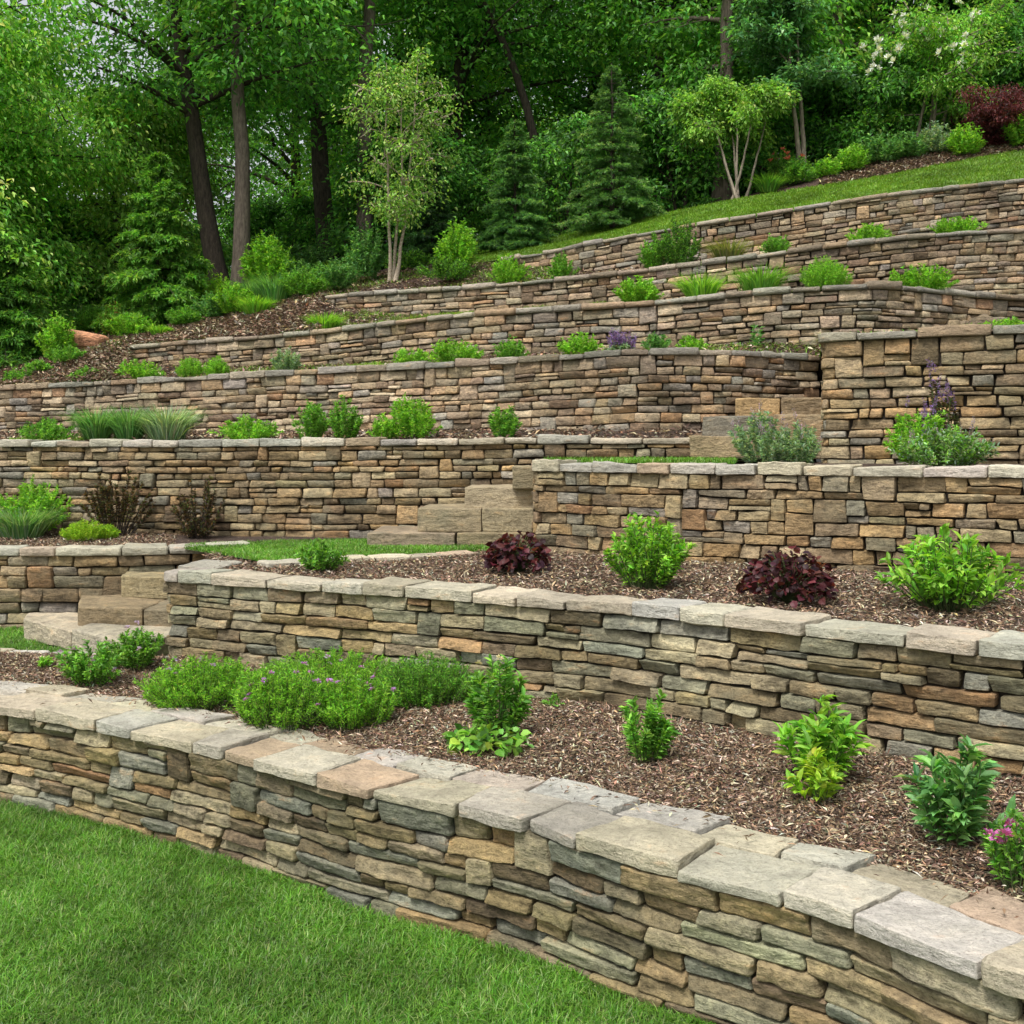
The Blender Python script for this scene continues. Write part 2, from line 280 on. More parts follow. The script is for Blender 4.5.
def build_wall(label, P, h, rng, rowh=(.07, .12), len_=(.14, .42), pal=PAL_MID, lod=1, cap_t=(.065, .095), cap_len=(.35, .65), cap_d=.42, double=False, cpal=PAL_CAP, group='dry stone retaining walls of the terraces', end=True):
    r = np.random.RandomState(rng)
    root = empty('retaining_wall', tuple(P.map(np.array([P.L/2]), np.array([-h]), np.array([.2]))[0])); tagp(root, label, 'stone wall', group)
    off = np.array(root.location)
    ct = sum(cap_t)/2; H = h-ct; rows = []; z = -h-.12
    while z < -ct-.03:
        q = r.uniform(*rowh)
        if -ct-(z+q) < rowh[0]*.8: q = -ct-z
        rows.append((z, z+q)); z += q
    nr = len(rows); blocks = [[] for _ in range(nr+2)]; st = []
    seeds = r.rand(nr+1)*100
    def bound(i, S):
        base = rows[i][0] if i < nr else rows[-1][1]
        if i in (0,): return base+0*S
        amp = .014 if i < nr else .006
        return base+amp*vnoise(np.stack([S*1.3+seeds[i], S*0+seeds[i], S*0], -1))
    for i in range(nr):
        bl = sorted(blocks[i]); segs = []; a = 0.
        for b0, b1 in bl:
            if b0-a > .04: segs.append((a, b0))
            a = b1
        if P.L-a > .04: segs.append((a, P.L))
        for a, b in segs:
            c = a
            while c < b-1e-6:
                L = r.uniform(*len_)*(1 if r.rand() > .2 else .6)
                if rows[i][1]-rows[i][0] < .08: L *= 1.15
                if b-(c+L) < len_[0]*.7: L = b-c
                u = r.rand()
                if u < .085 and i+1 < nr and .12 < L < .3: st.append((c, c+L, i, 2, 0)); blocks[i+1].append((c, c+L))
                elif u < .2 and rows[i][1]-rows[i][0] > .095 and L > .2: st.append((c, c+L, i, 1, 1))
                else: st.append((c, c+L, i, 1, 0))
                c += L
    Vs, Fs, Cs = [], [], []; nv = 0
    res = {0: (4, 3, 1), 1: (6, 4, 2), 2: (15, 7, 2), 3: (22, 10, 3)}[lod]
    def emit(s0, s1, za, zb, sub0, sub1):
        nonlocal nv
        L = s1-s0; sm = np.array([s0, s1]); g = r.uniform(.002, .0075)
        b0 = bound(za, sm); b1 = bound(zb, sm); lo = b0+(b1-b0)*sub0+g*.6; hi = b0+(b1-b0)*sub1-g*.6
        Hh = float((hi-lo).mean()); D = .16; pr = r.normal()*.012
        nx = max(3, min(res[0], int(res[0]*L/.3)+1))
        amp = .0085 if Hh > .05 else .0055
        p, F = rough_block(box_tpl(nx, res[1], res[2]), L-2*g, Hh, D, min(.014, Hh*.22), amp if lod else amp*1.2, r, 14, 1.8)
        a = p[:, 0]/(L-2*g); b = p[:, 1]/Hh; jl, jr, jl2, jr2 = r.normal(size=4)*.008
        S = s0+g+a*(L-2*g)+(1-a)*((1-b)*jl+b*jl2)+a*((1-b)*jr+b*jr2)
        Z = (lo[0]*(1-a)+lo[1]*a)*(1-b)+(hi[0]*(1-a)+hi[1]*a)*b+r.normal()*.003*(a-.5)
        tilt = r.normal()*.02*(b-.5)+r.normal()*.012*(a-.5)
        W = P.map(S, Z, p[:, 2]-pr+tilt+.0)
        Vs.append(W); Fs.append(F+nv); nv += len(W); Cs.append(np.tile(pick(pal, r), (len(W), 1)))
    for s0, s1, i, span, split in st:
        if split:
            m = r.uniform(.38, .62); emit(s0, s1, i, i+1, 0, m)
            if r.rand() < .5: emit(s0, s1, i, i+1, m, 1)
            else: q = s0+(s1-s0)*r.uniform(.35, .65); emit(s0, q, i, i+1, m, 1); emit(q, s1, i, i+1, m, 1)
        else: emit(s0, s1, i, i+span, 0, 1)
    V = np.concatenate(Vs)-off
    obj('masonry', meshdata('masonry', V, np.concatenate(Fs), np.concatenate(Cs), M_STONE, lod < 2), root)
    # rubble core behind the faces
    S = np.linspace(0, P.L, max(int(P.L/.15), 4)); n = len(S); zz = [(-h-.3, .07), (-ct-.01, .07), (-ct-.01, cap_d-.03), (-h-.3, cap_d-.03)]
    Vc = np.concatenate([P.map(S, 0*S+q[0], 0*S+q[1]) for q in zz])-off; f = []
    for k in range(4):
        k2 = (k+1) % 4; i = np.arange(n-1); f.append(np.stack([k*n+i, k*n+i+1, k2*n+i+1, k2*n+i], -1))
    f.append(np.array([[0, n, 2*n, 3*n], [n-1, 4*n-1, 3*n-1, 2*n-1]]))
    obj('wall_core', meshdata('wall_core', Vc, f, None, M_CORE), root)
    # capping stones
    def cap(s0, s1, c0, c1, j, lodc):
        L = s1-s0; g = r.uniform(.004, .012); T = r.uniform(*cap_t); D = c1-c0
        tpl = box_tpl(*((20, 6, 12) if lodc > 1 else (7, 3, 4) if lodc else (5, 2, 2)), back=True)
        p, F = rough_block(tpl, L-2*g, T, D, .010, .0085, r, 11, 1.0); a = p[:, 0]/(L-2*g); b = p[:, 1]/T; c = p[:, 2]/D
        jj = j
        S = s0+g+a*(L-2*g)+(c-.5)*((1-a)*jj[0]+a*jj[1]); cc = c0+c*D+(1-c)*((1-a)*jj[2]+a*jj[3])+c*((1-a)*jj[4]+a*jj[5])
        top = r.normal()*.006; Z = -ct-.002+b*(T)+b*(top+(a-.5)*r.normal()*.012+(c-.5)*r.normal()*.012)
        W = P.map(S, Z, cc)
        cen = W.mean(0); m = meshdata('capstone', W-cen, F, np.tile(pick(cpal, r), (len(W), 1)), M_CAP, lodc < 2)
        obj('capstone', m, root, tuple(cen-off))
    rowsC = [(-.035, cap_d)] if not double else [(-.035, cap_d*.58), (cap_d*.58+.005, cap_d+.02)]
    for ri, (c0, c1) in enumerate(rowsC):
        s = r.uniform(-.02, .0); jp = 0.; je = (0., 0.)
        s = 0.
        while s < P.L-1e-6:
            L = r.uniform(*cap_len)*(1 if ri == 0 else .95)
            if P.L-(s+L) < cap_len[0]*.6: L = P.L-s
            jn = r.normal()*(.05 if double else .02)
            fr = r.normal(size=2)*.01; bk = r.normal(size=2)*(.03 if double and ri == 1 else .012)
            if ri == 1: fr = -np.abs(r.normal(size=2))*.0
            cap(s, s+L, c0, c1, (jp, jn, fr[0], fr[1], bk[0], bk[1]), 2 if lod >= 2 else lod); jp = jn; s += L
    return root
def pathof(line, p0, p1, pre=(), post=(), n=160):
    px = np.linspace(p0, p1, n); A = line.at(px); xy = [tuple(q[:2]) for q in pre]+[tuple(q[:2]) for q in A]+[tuple(q[:2]) for q in post]
    z = [A[0][2]]*len(pre)+list(A[:, 2])+[A[-1][2]]*len(post); return Path(xy, z)
build_wall('lowest stone wall beside the foreground lawn, capped with two rows of broad flat slabs', pathof(LA, -800, 1700), .72, 1, (.066, .12), (.2, .56), PAL_NEAR, 3, (.06, .088), (.3, .6), .62, True)
b0 = LB.at(165)
build_wall('second wall up from the lawn with pale rounded caps, backing the long bed of bark mulch', pathof(LB, 165, 1700, pre=[(b0[0]+.12, 11.1), (b0[0]+.02, 10.4)]), .80, 2, (.07, .125), (.2, .58), PAL_NEAR, 2, (.07, .1), (.35, .62), .36)
build_wall('low wall at the left edge beside the lower steps, holding the bed of grey green plants', pathof(LC, -800, 250), .95, 3, (.09, .15), (.2, .5), PAL_MID, 1, (.07, .1), (.4, .7), .34)
e0 = LE.at(535)
build_wall('wall behind the two purple leaved plants, rising from the mulch to the path edge', pathof(LE, 535, 1700, pre=[(e0[0]+.05, 13.7), (e0[0], 12.5)]), 1.0, 4, (.075, .13), (.16, .45), PAL_MID, 2, (.08, .11), (.36, .6), .36)
build_wall('long wall behind the dark bronze shrub, running from the left edge to the middle steps', pathof(LD, -800, 705), 1.22, 5, (.07, .13), (.16, .45), PAL_MID, 1, (.07, .1), (.35, .65), .36)
g0 = LG.at(822)
build_wall('tall wall at the right edge behind the purple spiked catmint', pathof(LG, 822, 1700, pre=[(g0[0]*1.3, g0[1]*1.26), (g0[0]*1.02, g0[1]*1.02)]), 1.45, 6, (.08, .14), (.18, .5), PAL_MID, 1, (.08, .11), (.4, .75), .4, cpal=PAL_CAPF)
build_wall('curving wall in mid slope that bulges out beside the upper steps, grass tufts along its top', pathof(LF, -800, 820), 1.25, 7, (.075, .13), (.16, .46), PAL_FAR, 1, (.07, .1), (.35, .7), .36, cpal=PAL_CAPF)
build_wall('wall above the mid slope that turns a corner near the right edge', pathof(LH, 130, 1400), .98, 8, (.08, .13), (.18, .48), PAL_FAR, 0, (.07, .1), (.35, .7), .36, cpal=PAL_CAPF)
build_wall('second wall from the top, starting in the mulch left of the birch', pathof(LI, 325, 1400), 1.45, 9, (.08, .13), (.18, .48), PAL_FAR, 0, (.07, .1), (.35, .7), .36, cpal=PAL_CAPF)
build_wall('topmost wall directly below the sloping lawn', pathof(LJ, 500, 1400), 1.3, 10, (.08, .13), (.18, .48), PAL_FAR, 0, (.06, .09), (.35, .7), .36, cpal=PAL_CAPF)

def slab(name, corners, ztop, T, parent, r, pal=PAL_CAP, lod=(18, 5, 8), amp=.009, rad=.014, split=1):
    """corners: front-left, front-right, back-right, back-left in plan; split: blocks side by side in one step"""
    c = np.array(corners, float); cuts = np.linspace(0, 1, split+1); cuts[1:-1] += r.normal(size=split-1)*.1; Vs, Fs, Cs = [], [], []; nv = 0
    for u0, u1 in zip(cuts[:-1], cuts[1:]):
        f0, f1 = c[0]*(1-u0)+c[1]*u0, c[0]*(1-u1)+c[1]*u1; k0, k1 = c[3]*(1-u0)+c[2]*u0, c[3]*(1-u1)+c[2]*u1
        L = np.linalg.norm(f1-f0); D = np.linalg.norm(k0-f0); g = .004 if split > 1 else 0
        p, F = rough_block(box_tpl(*lod, back=True), L, T, D, rad, amp, r, 9)
        a = (g+p[:, 0]/L*(1-2*g))[:, None]; d = (p[:, 2]/D)[:, None]; xy = (f0*(1-a)+f1*a)*(1-d)+(k0*(1-a)+k1*a)*d
        Vs.append(np.concatenate([xy-(r.rand()*.02 if split > 1 else 0)*np.array([[0, 1.]]), (ztop-T+p[:, 1]+(r.normal()*.008 if split > 1 else 0))[:, None]], 1)); Fs.append(F+nv); nv += len(p); Cs.append(np.tile(pick(pal, r), (len(p), 1)))
    W = np.concatenate(Vs); cen = W.mean(0)
    o = obj(name, meshdata(name, W-cen, np.concatenate(Fs), np.concatenate(Cs), M_CAP if split == 1 else M_STEP, False), parent)
    o.location = tuple(cen-(np.array(parent.location) if parent else 0)); return o
M_STEP = stone_mat('step_stone', .3, .75)
def X_(px, Y): return (px-CX)/FPX*Y
r = np.random.RandomState(33)
st1 = empty('stone_steps', (-3.9, 10.8, .55)); tagp(st1, 'broad slab steps at the left edge, beside the corner of the second wall', 'steps', 'stone slab steps')
slab('step', [(X_(24, 11.8), 11.8), (-3.35, 10.2), (-2.75, 12.0), (X_(27, 12.3), 12.3)], .83, .2, st1, r, PAL_CAP, (14, 5, 10), .010, .02, 2)
slab('step', [(X_(78, 11.4), 11.4), (-3.0, 11.1), (-2.7, 12.3), (X_(84, 12.4), 12.3)], .99, .2, st1, r, PAL_STEP, (12, 5, 10), .010, .018, 2)
slab('step', [(X_(125, 12.2), 12.1), (-2.7, 11.7), (-2.6, 12.5), (X_(128, 12.5), 12.45)], 1.22, .24, st1, r, PAL_STEP, (12, 5, 8), .010, .018, 2)
st2 = empty('stone_steps', (-.6, 13.2, 1.45)); tagp(st2, 'steps in the middle, rising right from the grass strip along the long wall', 'steps', 'stone slab steps')
for xl, xr, yf, zt, T in [(-1.62, .2, 12.75, 1.64, .2), (-1.06, .25, 12.85, 1.89, .27), (-.54, .28, 12.95, 2.13, .26), (.0, .9, 12.8, 2.36, .25)]:
    slab('step', [(xl, yf), (xr, yf-.05), (xr, 13.85), (xl+.05, 13.85)], zt, T, st2, r, PAL_STEP, (14, 5, 8), .010, .016, 2 if xr-xl > 1 else 1)
st3 = empty('stone_steps', (2.9, 13.6, 2.4)); tagp(st3, 'upper steps between the bulging wall and the tall right wall', 'steps', 'stone slab steps')
for pl, yf, zt in [(690, 13.0, 2.70), (702, 13.4, 2.94), (735, 13.8, 3.17)]:
    slab('step', [(X_(pl, yf), yf), (X_(828, yf), yf-.05), (X_(833, yf+1.1), yf+1.1), (X_(pl, yf+1.1), yf+1.1)], zt, .26, st3, r, PAL_MID, (12, 5, 3), .012, .018, 2)
# flush edging stones
def edging(label, pts, z, n, wd, T=.12):
    pts = np.array(pts, float); d = np.r_[0, np.cumsum(np.linalg.norm(np.diff(pts, axis=0), axis=1))]
    root = empty('stone_edging', (pts[len(pts)//2][0], pts[len(pts)//2][1], z-T)); tagp(root, label, 'stone edging')
    s = np.linspace(0, d[-1], n+1); s[1:-1] += r.normal(size=n-1)*.04
    q = lambda v: np.array([np.interp(v, d, pts[:, 0]), np.interp(v, d, pts[:, 1])])
    for a, b in zip(s[:-1], s[1:]):
        A, B = q(a+.008), q(b-.008); t = unit(B-A); nn = np.array([-t[1], t[0]])*wd*r.uniform(.9, 1.1); slab('edging_stone', [A, B, B+nn, A+nn], z+r.normal()*.004, T, root, r, PAL_CAP, (8, 3, 4), .006, .02)
    return root
edging('flush row of flat stones between the lower grass patch and the flower bed', [(-11, 11.2), (-8, 11.0), (X_(0, 10.4), 10.45), (X_(80, 10.3), 10.35), (X_(130, 10.2), 10.3)], .70, 18, .25)
edging('thin pale stone strip between the grass strip and the mulch with purple plants', [(X_(270, 10.9), 10.75), (X_(350, 11.3), 11.25), (X_(420, 11.5), 11.5), (X_(480, 11.7), 11.85)], 1.50, 6, .26)

# ------------------------------------------------------------------ ground sheets
def sheet(name, pxs, front, back, mat, nv=14, amp=.02, freq=2.0, crown=0.0, kind='structure'):
    pxs = np.asarray(pxs, float); Fp = np.array([front(p) for p in pxs]); Bp = np.array([back(p) for p in pxs]); n = len(pxs); t = np.linspace(0, 1, nv+1)
    V = (Fp[:, None, :]*(1-t)[None, :, None]+Bp[:, None, :]*t[None, :, None]); V = V.reshape(-1, 3)
    e = np.tile(np.sin(t*PI)**.5, n); V[:, 2] += e*(amp*fbm(V*freq*np.array([1, 1, 0]), 3)+crown)
    i, j = np.meshgrid(np.arange(n-1), np.arange(nv), indexing='ij'); k = i*(nv+1)+j
    F = np.stack([k, k+nv+1, k+nv+2, k+1], -1).reshape(-1, 4)
    o = obj(name, meshdata(name, V, F, None, mat, True)); tagp(o, kind=kind); return o, (V, F)
PXW = np.arange(-800, 1701, 20)
# lawn at the foot of the first wall, reaching far out on every side
g = [(-400, -400), (400, -400)]
lawn_front = lambda p: np.array([(p-450)*.6, -60, 0.])
def la(p): q = LA.at(p, .1); q[2] = 0; return q
sheet('lawn', np.arange(-800, 1701, 10), lambda p: np.array([X_(p, 3)*1.0, float(LA.Y(p))*.35, 0.]), la, M_LAWN, 16, .012, 1.5)
V = np.array([[-300, -300, -.03], [300, -300, -.03], [300, 3.2, -.03], [-300, 12, -.03]], float)
tagp(obj('ground', meshdata('ground', V, [[0, 1, 2, 3]], None, M_LAWN)), kind='structure')
def backA(p):
    if p < 165: y = float(np.interp(p, [-800, -300, 0, 100, 165], [11.6, 11.1, 10.5, 10.35, 10.3])); return np.array([X_(p, y), y, .69])
    q = LB.at(p, .12); q[2] = .73; return q
def frontA(p): q = LA.at(p, .6); q[2] = .655; return q
shA = sheet('mulch_bed', PXW, frontA, backA, M_MULCH, 20, .03, 3.0, .02)
shP = sheet('grass_patch_ground', np.arange(-800, 221, 20), lambda p: np.array([X_(p, 10.45), 10.45 if p > 0 else 10.45-(p/800), .63]), lambda p: LC.at(min(p, 240), .15)*np.array([1, 1, 0])+np.array([0, 0, .6]), M_LAWN, 8, .01)
def frT(p):
    if p < 180: return LC.at(p, .28, -.05)
    if p < 200: return np.array([-3.1, 12.6, 1.44])
    q = LB.at(max(p, 205), .28); q[2] = 1.44; return q
def bkT(p):
    if p < 540: return LD.at(p, .15)*np.array([1, 1, 0])+np.array([0, 0, 1.45])
    return LE.at(p, .15)*np.array([1, 1, 0])+np.array([0, 0, 1.47])
shT = sheet('planting_terrace', np.arange(-800, 1701, 15), frT, bkT, M_MULCH, 26, .02, 3.0, .01)
def bkE(p):
    if p < 690: return LD.at(p, .1)*np.array([1, 1, 0])+np.array([0, 0, 2.40])
    if p < 822: return np.array([X_(p, 15.0), 15.0, 2.40])
    return LG.at(p, .12)*np.array([1, 1, 0])+np.array([0, 0, 2.41])
sheet('upper_planting_terrace', np.r_[np.arange(540, 821, 15), np.arange(823, 1701, 15)], lambda p: LE.at(p, .3, -.04), bkE, M_MULCH, 10, .01)
shD = sheet('planting_bed', np.arange(-800, 721, 20), lambda p: LD.at(min(p, 700), .3, -.04), lambda p: LF.at(p, .15)*np.array([1, 1, 0])+np.array([0, 0, 2.8]), M_MULCH, 10, .02)
def frF(p): return LF.at(p, .3, -.04) if p < 821 else LG.at(p, .3, -.04)
def bkF(p): q = LH.at(p, .12 if p > 130 else 0); q[2] = q[2] if p < 130 else q[2]-float(np.interp(p, [130, 200, 400, 880, 1024], [.3, .5, .7, .8, .85])); return q
shF = sheet('planting_bed', np.r_[np.arange(-800, 821, 20), np.arange(822, 1701, 20)], frF, bkF, M_MULCHR, 10, .03)
def bkH(p): q = LI.at(p, .12 if p > 325 else 0); q[2] = q[2] if p < 325 else q[2]-float(np.interp(p, [325, 400, 600, 850, 1024], [.2, .5, .6, .95, 1.2])); return q
shH = sheet('planting_bed', PXW, lambda p: LH.at(p, .3 if p > 130 else 0, -.04 if p > 130 else 0), bkH, M_MULCHR, 10, .03)
def bkI(p): q = LJ.at(p, .12 if p > 500 else 0); q[2] = q[2] if p < 500 else q[2]-float(np.interp(p, [500, 600, 860, 1024], [.1, .62, .95, 1.08])); return q
shI = sheet('planting_bed', PXW, lambda p: LI.at(p, .3 if p > 325 else 0, -.04 if p > 325 else 0), bkI, M_MULCHR, 10, .03)
_, (VJ, FJ) = sheet('sloping_lawn', np.arange(440, 1701, 20), lambda p: LJ.at(p, .25 if p > 500 else 0, -.02), lambda p: L1.at(p), M_LAWN2, 12, .04, .8)
sheet('hillside', np.arange(-800, 441, 20), lambda p: LJ.at(p), lambda p: L1.at(p), M_MULCHR, 12, .12, .8)
sheet('mulch_strip', PXW, lambda p: L1.at(p), lambda p: L2.at(p), M_MULCHR, 6, .05, 1)
sheet('woodland_floor', PXW, lambda p: L2.at(p), lambda p: L3.at(p), M_WOODF, 30, .25, .3)
V = np.array([[-300, 74, 6], [300, 74, 14], [300, 400, 20], [-300, 400, 12]], float); tagp(obj('far_ground', meshdata('far_ground', V, [[0, 1, 2, 3]], None, M_WOODF)), kind='structure')

# ------------------------------------------------------------------ leaves, blades, tubes
def leaf_arrays(P, D, U, L, W, col, fold=.25, curve=.25, fine=False):
    """P base, D direction, U up hint; L, W arrays; col (n,3)"""
    n = len(P); D = unit(D); S = unit(np.cross(D, U)); Nn = np.cross(S, D); L = np.broadcast_to(L, n)[:, None]; W = np.broadcast_to(W, n)[:, None]
    if not fine:
        c = P+D*L*.45; V = np.stack([P, c-S*W*.5+Nn*W*fold, P+D*L-Nn*L*curve, c+S*W*.5+Nn*W*fold], 1)
        F = np.array([[0, 2, 1], [0, 3, 2]]); k = 4
    else:
        c1 = P+D*L*.33-Nn*L*curve*.08; c2 = P+D*L*.7-Nn*L*curve*.42; c3 = P+D*L-Nn*L*curve
        V = np.stack([P, c1, c2, c3, c1-S*W*.46+Nn*W*fold, c1+S*W*.46+Nn*W*fold, c2-S*W*.4+Nn*W*fold, c2+S*W*.4+Nn*W*fold], 1)
        F = np.array([[0, 1, 4], [0, 5, 1], [1, 2, 6], [1, 6, 4], [1, 5, 7], [1, 7, 2], [2, 3, 6], [2, 7, 3]]); k = 8
    Fa = (F[None]+(np.arange(n)*k)[:, None, None]).reshape(-1, 3)
    return V.reshape(-1, 3), Fa, np.repeat(col, k, 0)
def blade_arrays(P, D, H, W, bend, col):
    n = len(P); D = unit(D); hz = D*np.array([1, 1, 0]); hz = unit(hz+1e-6); S = np.stack([-hz[:, 1], hz[:, 0], 0*hz[:, 0]], -1); H = np.broadcast_to(H, n)[:, None]; W = np.broadcast_to(W, n)[:, None]; bend = np.broadcast_to(bend, n)[:, None]
    up = np.array([0, 0, 1.]); m = P+D*H*.5+hz*H*bend*.12; t = P+D*H*.92+hz*H*bend*.55-up*H*bend*.25
    V = np.stack([P-S*W*.5, P+S*W*.5, m-S*W*.45, m+S*W*.45, t], 1); F = np.array([[0, 1, 3], [0, 3, 2], [2, 3, 4]])
    dk = np.array([.6, .6, 1, 1, 1.15])*0+1
    return V.reshape(-1, 3), (F[None]+(np.arange(n)*5)[:, None, None]).reshape(-1, 3), np.repeat(col, 5, 0)
def tubes(lines, k=6):
    """lines: list of (pts (n,3), radii (n,))"""
    Vs, Fs = [], []; nv = 0
    for pts, rad in lines:
        pts = np.asarray(pts, float); n = len(pts); t = unit(np.gradient(pts, axis=0)); ref = np.array([.3, .9, .1]) if abs(t[0][2]) > .8 else np.array([0, 0, 1.])
        a = unit(np.cross(t, ref)); b = np.cross(t, a); th = np.arange(k)*2*PI/k
        ring = pts[:, None, :]+np.asarray(rad)[:, None, None]*(a[:, None, :]*np.cos(th)[None, :, None]+b[:, None, :]*np.sin(th)[None, :, None])
        Vs.append(ring.reshape(-1, 3)); i, j = np.meshgrid(np.arange(n-1), np.arange(k), indexing='ij'); q = i*k+j; q2 = i*k+(j+1) % k
        Fs.append((np.stack([q, q2, q2+k, q+k], -1)).reshape(-1, 4)+nv); nv += n*k
    return np.concatenate(Vs), np.concatenate(Fs)
def cat3(L):
    V = np.concatenate([q[0] for q in L]); C = np.concatenate([q[2] for q in L]); F = []; n = 0
    for q in L: F.append(q[1]+n); n += len(q[0])
    return V, np.concatenate(F), C
def colvar(base, n, r, sv=.25, bases=None):
    if bases is not None: b = np.array(bases)[r.randint(len(bases), size=n)]
    else: b = np.tile(np.array(base), (n, 1))
    return np.clip(b*np.exp(r.normal(size=(n, 1))*sv)*(1+r.normal(size=(n, 3))*np.array([.12, .05, .12])), .003, .8)

# ------------------------------------------------------------------ grass and mulch chips
def poly_pts(VF, dens, r, cond=None):
    V, F = VF; a, b, c, d = [V[F[:, i]] for i in range(4)]
    ar = .5*np.linalg.norm(np.cross(c-a, d-b), axis=1); lam = ar*dens; 
    if callable(cond): lam = lam*cond((a+b+c+d)/4)
    n = r.poisson(lam); idx = np.repeat(np.arange(len(F)), n); u, v = r.rand(2, len(idx), 1)
    return (a[idx]*(1-u)+b[idx]*u)*(1-v)+(d[idx]*(1-u)+c[idx]*u)*v
def inview(c, m=80, far=99):
    px = CX+FPX*c[:, 0]/np.maximum(c[:, 1], .1); py = HY-FPX*(c[:, 2]-CH)/np.maximum(c[:, 1], .1)
    return ((px > -m) & (px < 1024+m) & (py < 1024+m*2) & (c[:, 1] > 1))
def grass(name, pts, H, W, cols, r, label='', bend=(.2, 1.2), lean=.35, sv=.2):
    n = len(pts); patch = fbm(pts*np.array([1.1, 1.1, 0])+5, 3)[:, None]; patch2 = fbm(pts*np.array([4, 4, 0])+9, 2)[:, None]
    D = np.concatenate([r.normal(size=(n, 2))*lean*1.35+np.array([.03, -.02]), np.ones((n, 1))], 1)
    D[:, :2] += np.stack([vnoise(pts*2.2+3), vnoise(pts*5.2+50)], -1)*.14
    c = colvar(None, n, r, sv, cols)*(1+.22*patch+.24*patch2)
    hh = r.uniform(.6, 1.2, n)*H*(1+.18*patch2[:, 0])
    V, F, C = blade_arrays(pts, D, hh, r.uniform(.7, 1.3, n)*W, r.uniform(*bend, n), c)
    return tagp(obj(name, meshdata(name, V, F, np.clip(C, .003, .8), M_GRASS)), label or 'grass', 'grass', kind='stuff')
GR = [(0.08, 0.208, 0.016), (0.108, 0.256, 0.024), (0.06, 0.16, 0.013), (0.152, 0.296, 0.048), (0.088, 0.224, 0.018), (0.224, 0.304, 0.112)]
r = np.random.RandomState(5)
px = np.arange(-300, 1101, 10.)
def quadgrid(pxs, ya, yb, z, nv=12):
    A = np.array([[X_(p, ya(p)), ya(p), z] for p in pxs]); B = np.array([[X_(p, yb(p)), yb(p), z] for p in pxs]); t = np.linspace(0, 1, nv+1)
    V = (A[:, None]*(1-t)[None, :, None]+B[:, None]*t[None, :, None]).reshape(-1, 3); n = len(pxs)
    i, j = np.meshgrid(np.arange(n-1), np.arange(nv), indexing='ij'); k = i*(nv+1)+j; return V, np.stack([k, k+nv+1, k+nv+2, k+1], -1).reshape(-1, 4)
q = quadgrid(np.arange(-700, 800, 10.), lambda p: 4.0, lambda p: max(float(LA.Y(p))-.01, 4.0), 0.)
pts = poly_pts(q, 12000, r, lambda c: np.where(inview(c, 20), 1, .4))
e_p = r.uniform(-700, 800, 15000); e_y = LA.Y(e_p)-r.gamma(1.2, .03, 15000)-.01; thin = vnoise(np.stack([e_p*.02, 0*e_p, 0*e_p], -1)) > -.1
tagp(grass('lawn_edge_grass', np.stack([X_(e_p, e_y), e_y, 0*e_y], -1)[thin], .085, .0048, GR, r, 'longer untrimmed grass against the foot of the lowest wall', lean=.45), kind='stuff')
grass('lawn_grass', pts, .074, .0042, GR, r, 'dense short green grass of the foreground lawn')
q = quadgrid(np.arange(-200, 190, 10.), lambda p: 10.66, lambda p: 12.4, .62)
pts = poly_pts(q, 3500, r); pts = pts[(pts[:, 0] < -5.02) | (pts[:, 1] < 11.72-(pts[:, 0]+5.0)*.97)]
grass('lawn_grass', pts, .06, .006, GR, r, 'small patch of grass at the foot of the left steps')
# grass strip leading to the middle steps
def strip_y0(p): return float(np.interp(p, [175, 200, 270, 350, 420, 480, 500], [12.7, 12.2, 11.0, 11.5, 11.75, 12.15, 12.6]))
def strip_y1(p): return float(np.interp(p, [175, 230, 300, 370, 480, 500], [12.8, 13.1, 13.5, 13.7, 12.75, 12.7]))
q = quadgrid(np.arange(185, 496, 8.), strip_y0, strip_y1, 1.468)
tagp(obj('grass_strip_ground', meshdata('grass_strip_ground', q[0], q[1], None, M_LAWN, True)), kind='structure')
grass('path_grass', poly_pts(q, 4500, r), .06, .0065, GR, r, 'grass strip between the second wall and the middle steps')
q = quadgrid(np.arange(545, 736, 10.), lambda p: float(LE.Y(p))+.32, lambda p: 13.2, 2.415)
tagp(obj('grass_strip_ground', meshdata('grass_strip_ground', q[0], q[1], None, M_LAWN, True)), kind='structure')
grass('path_grass', poly_pts(q, 2500, r), .07, .008, GR, r, 'thin sliver of grass on the path above the wall with purple plants')
G1_ = [(.12, .28, .04), (.16, .34, .06), (.3, .34, .14)]
GL = [(.13, .25, .03), (.16, .29, .04), (.11, .21, .028), (.2, .31, .065)]
pts = poly_pts((VJ, FJ), 1300, r, lambda c: inview(c, 60)*1.)
grass('slope_grass', pts, .07, .013, GL, r, 'smooth light green lawn sloping up behind the topmost wall', sv=.12)
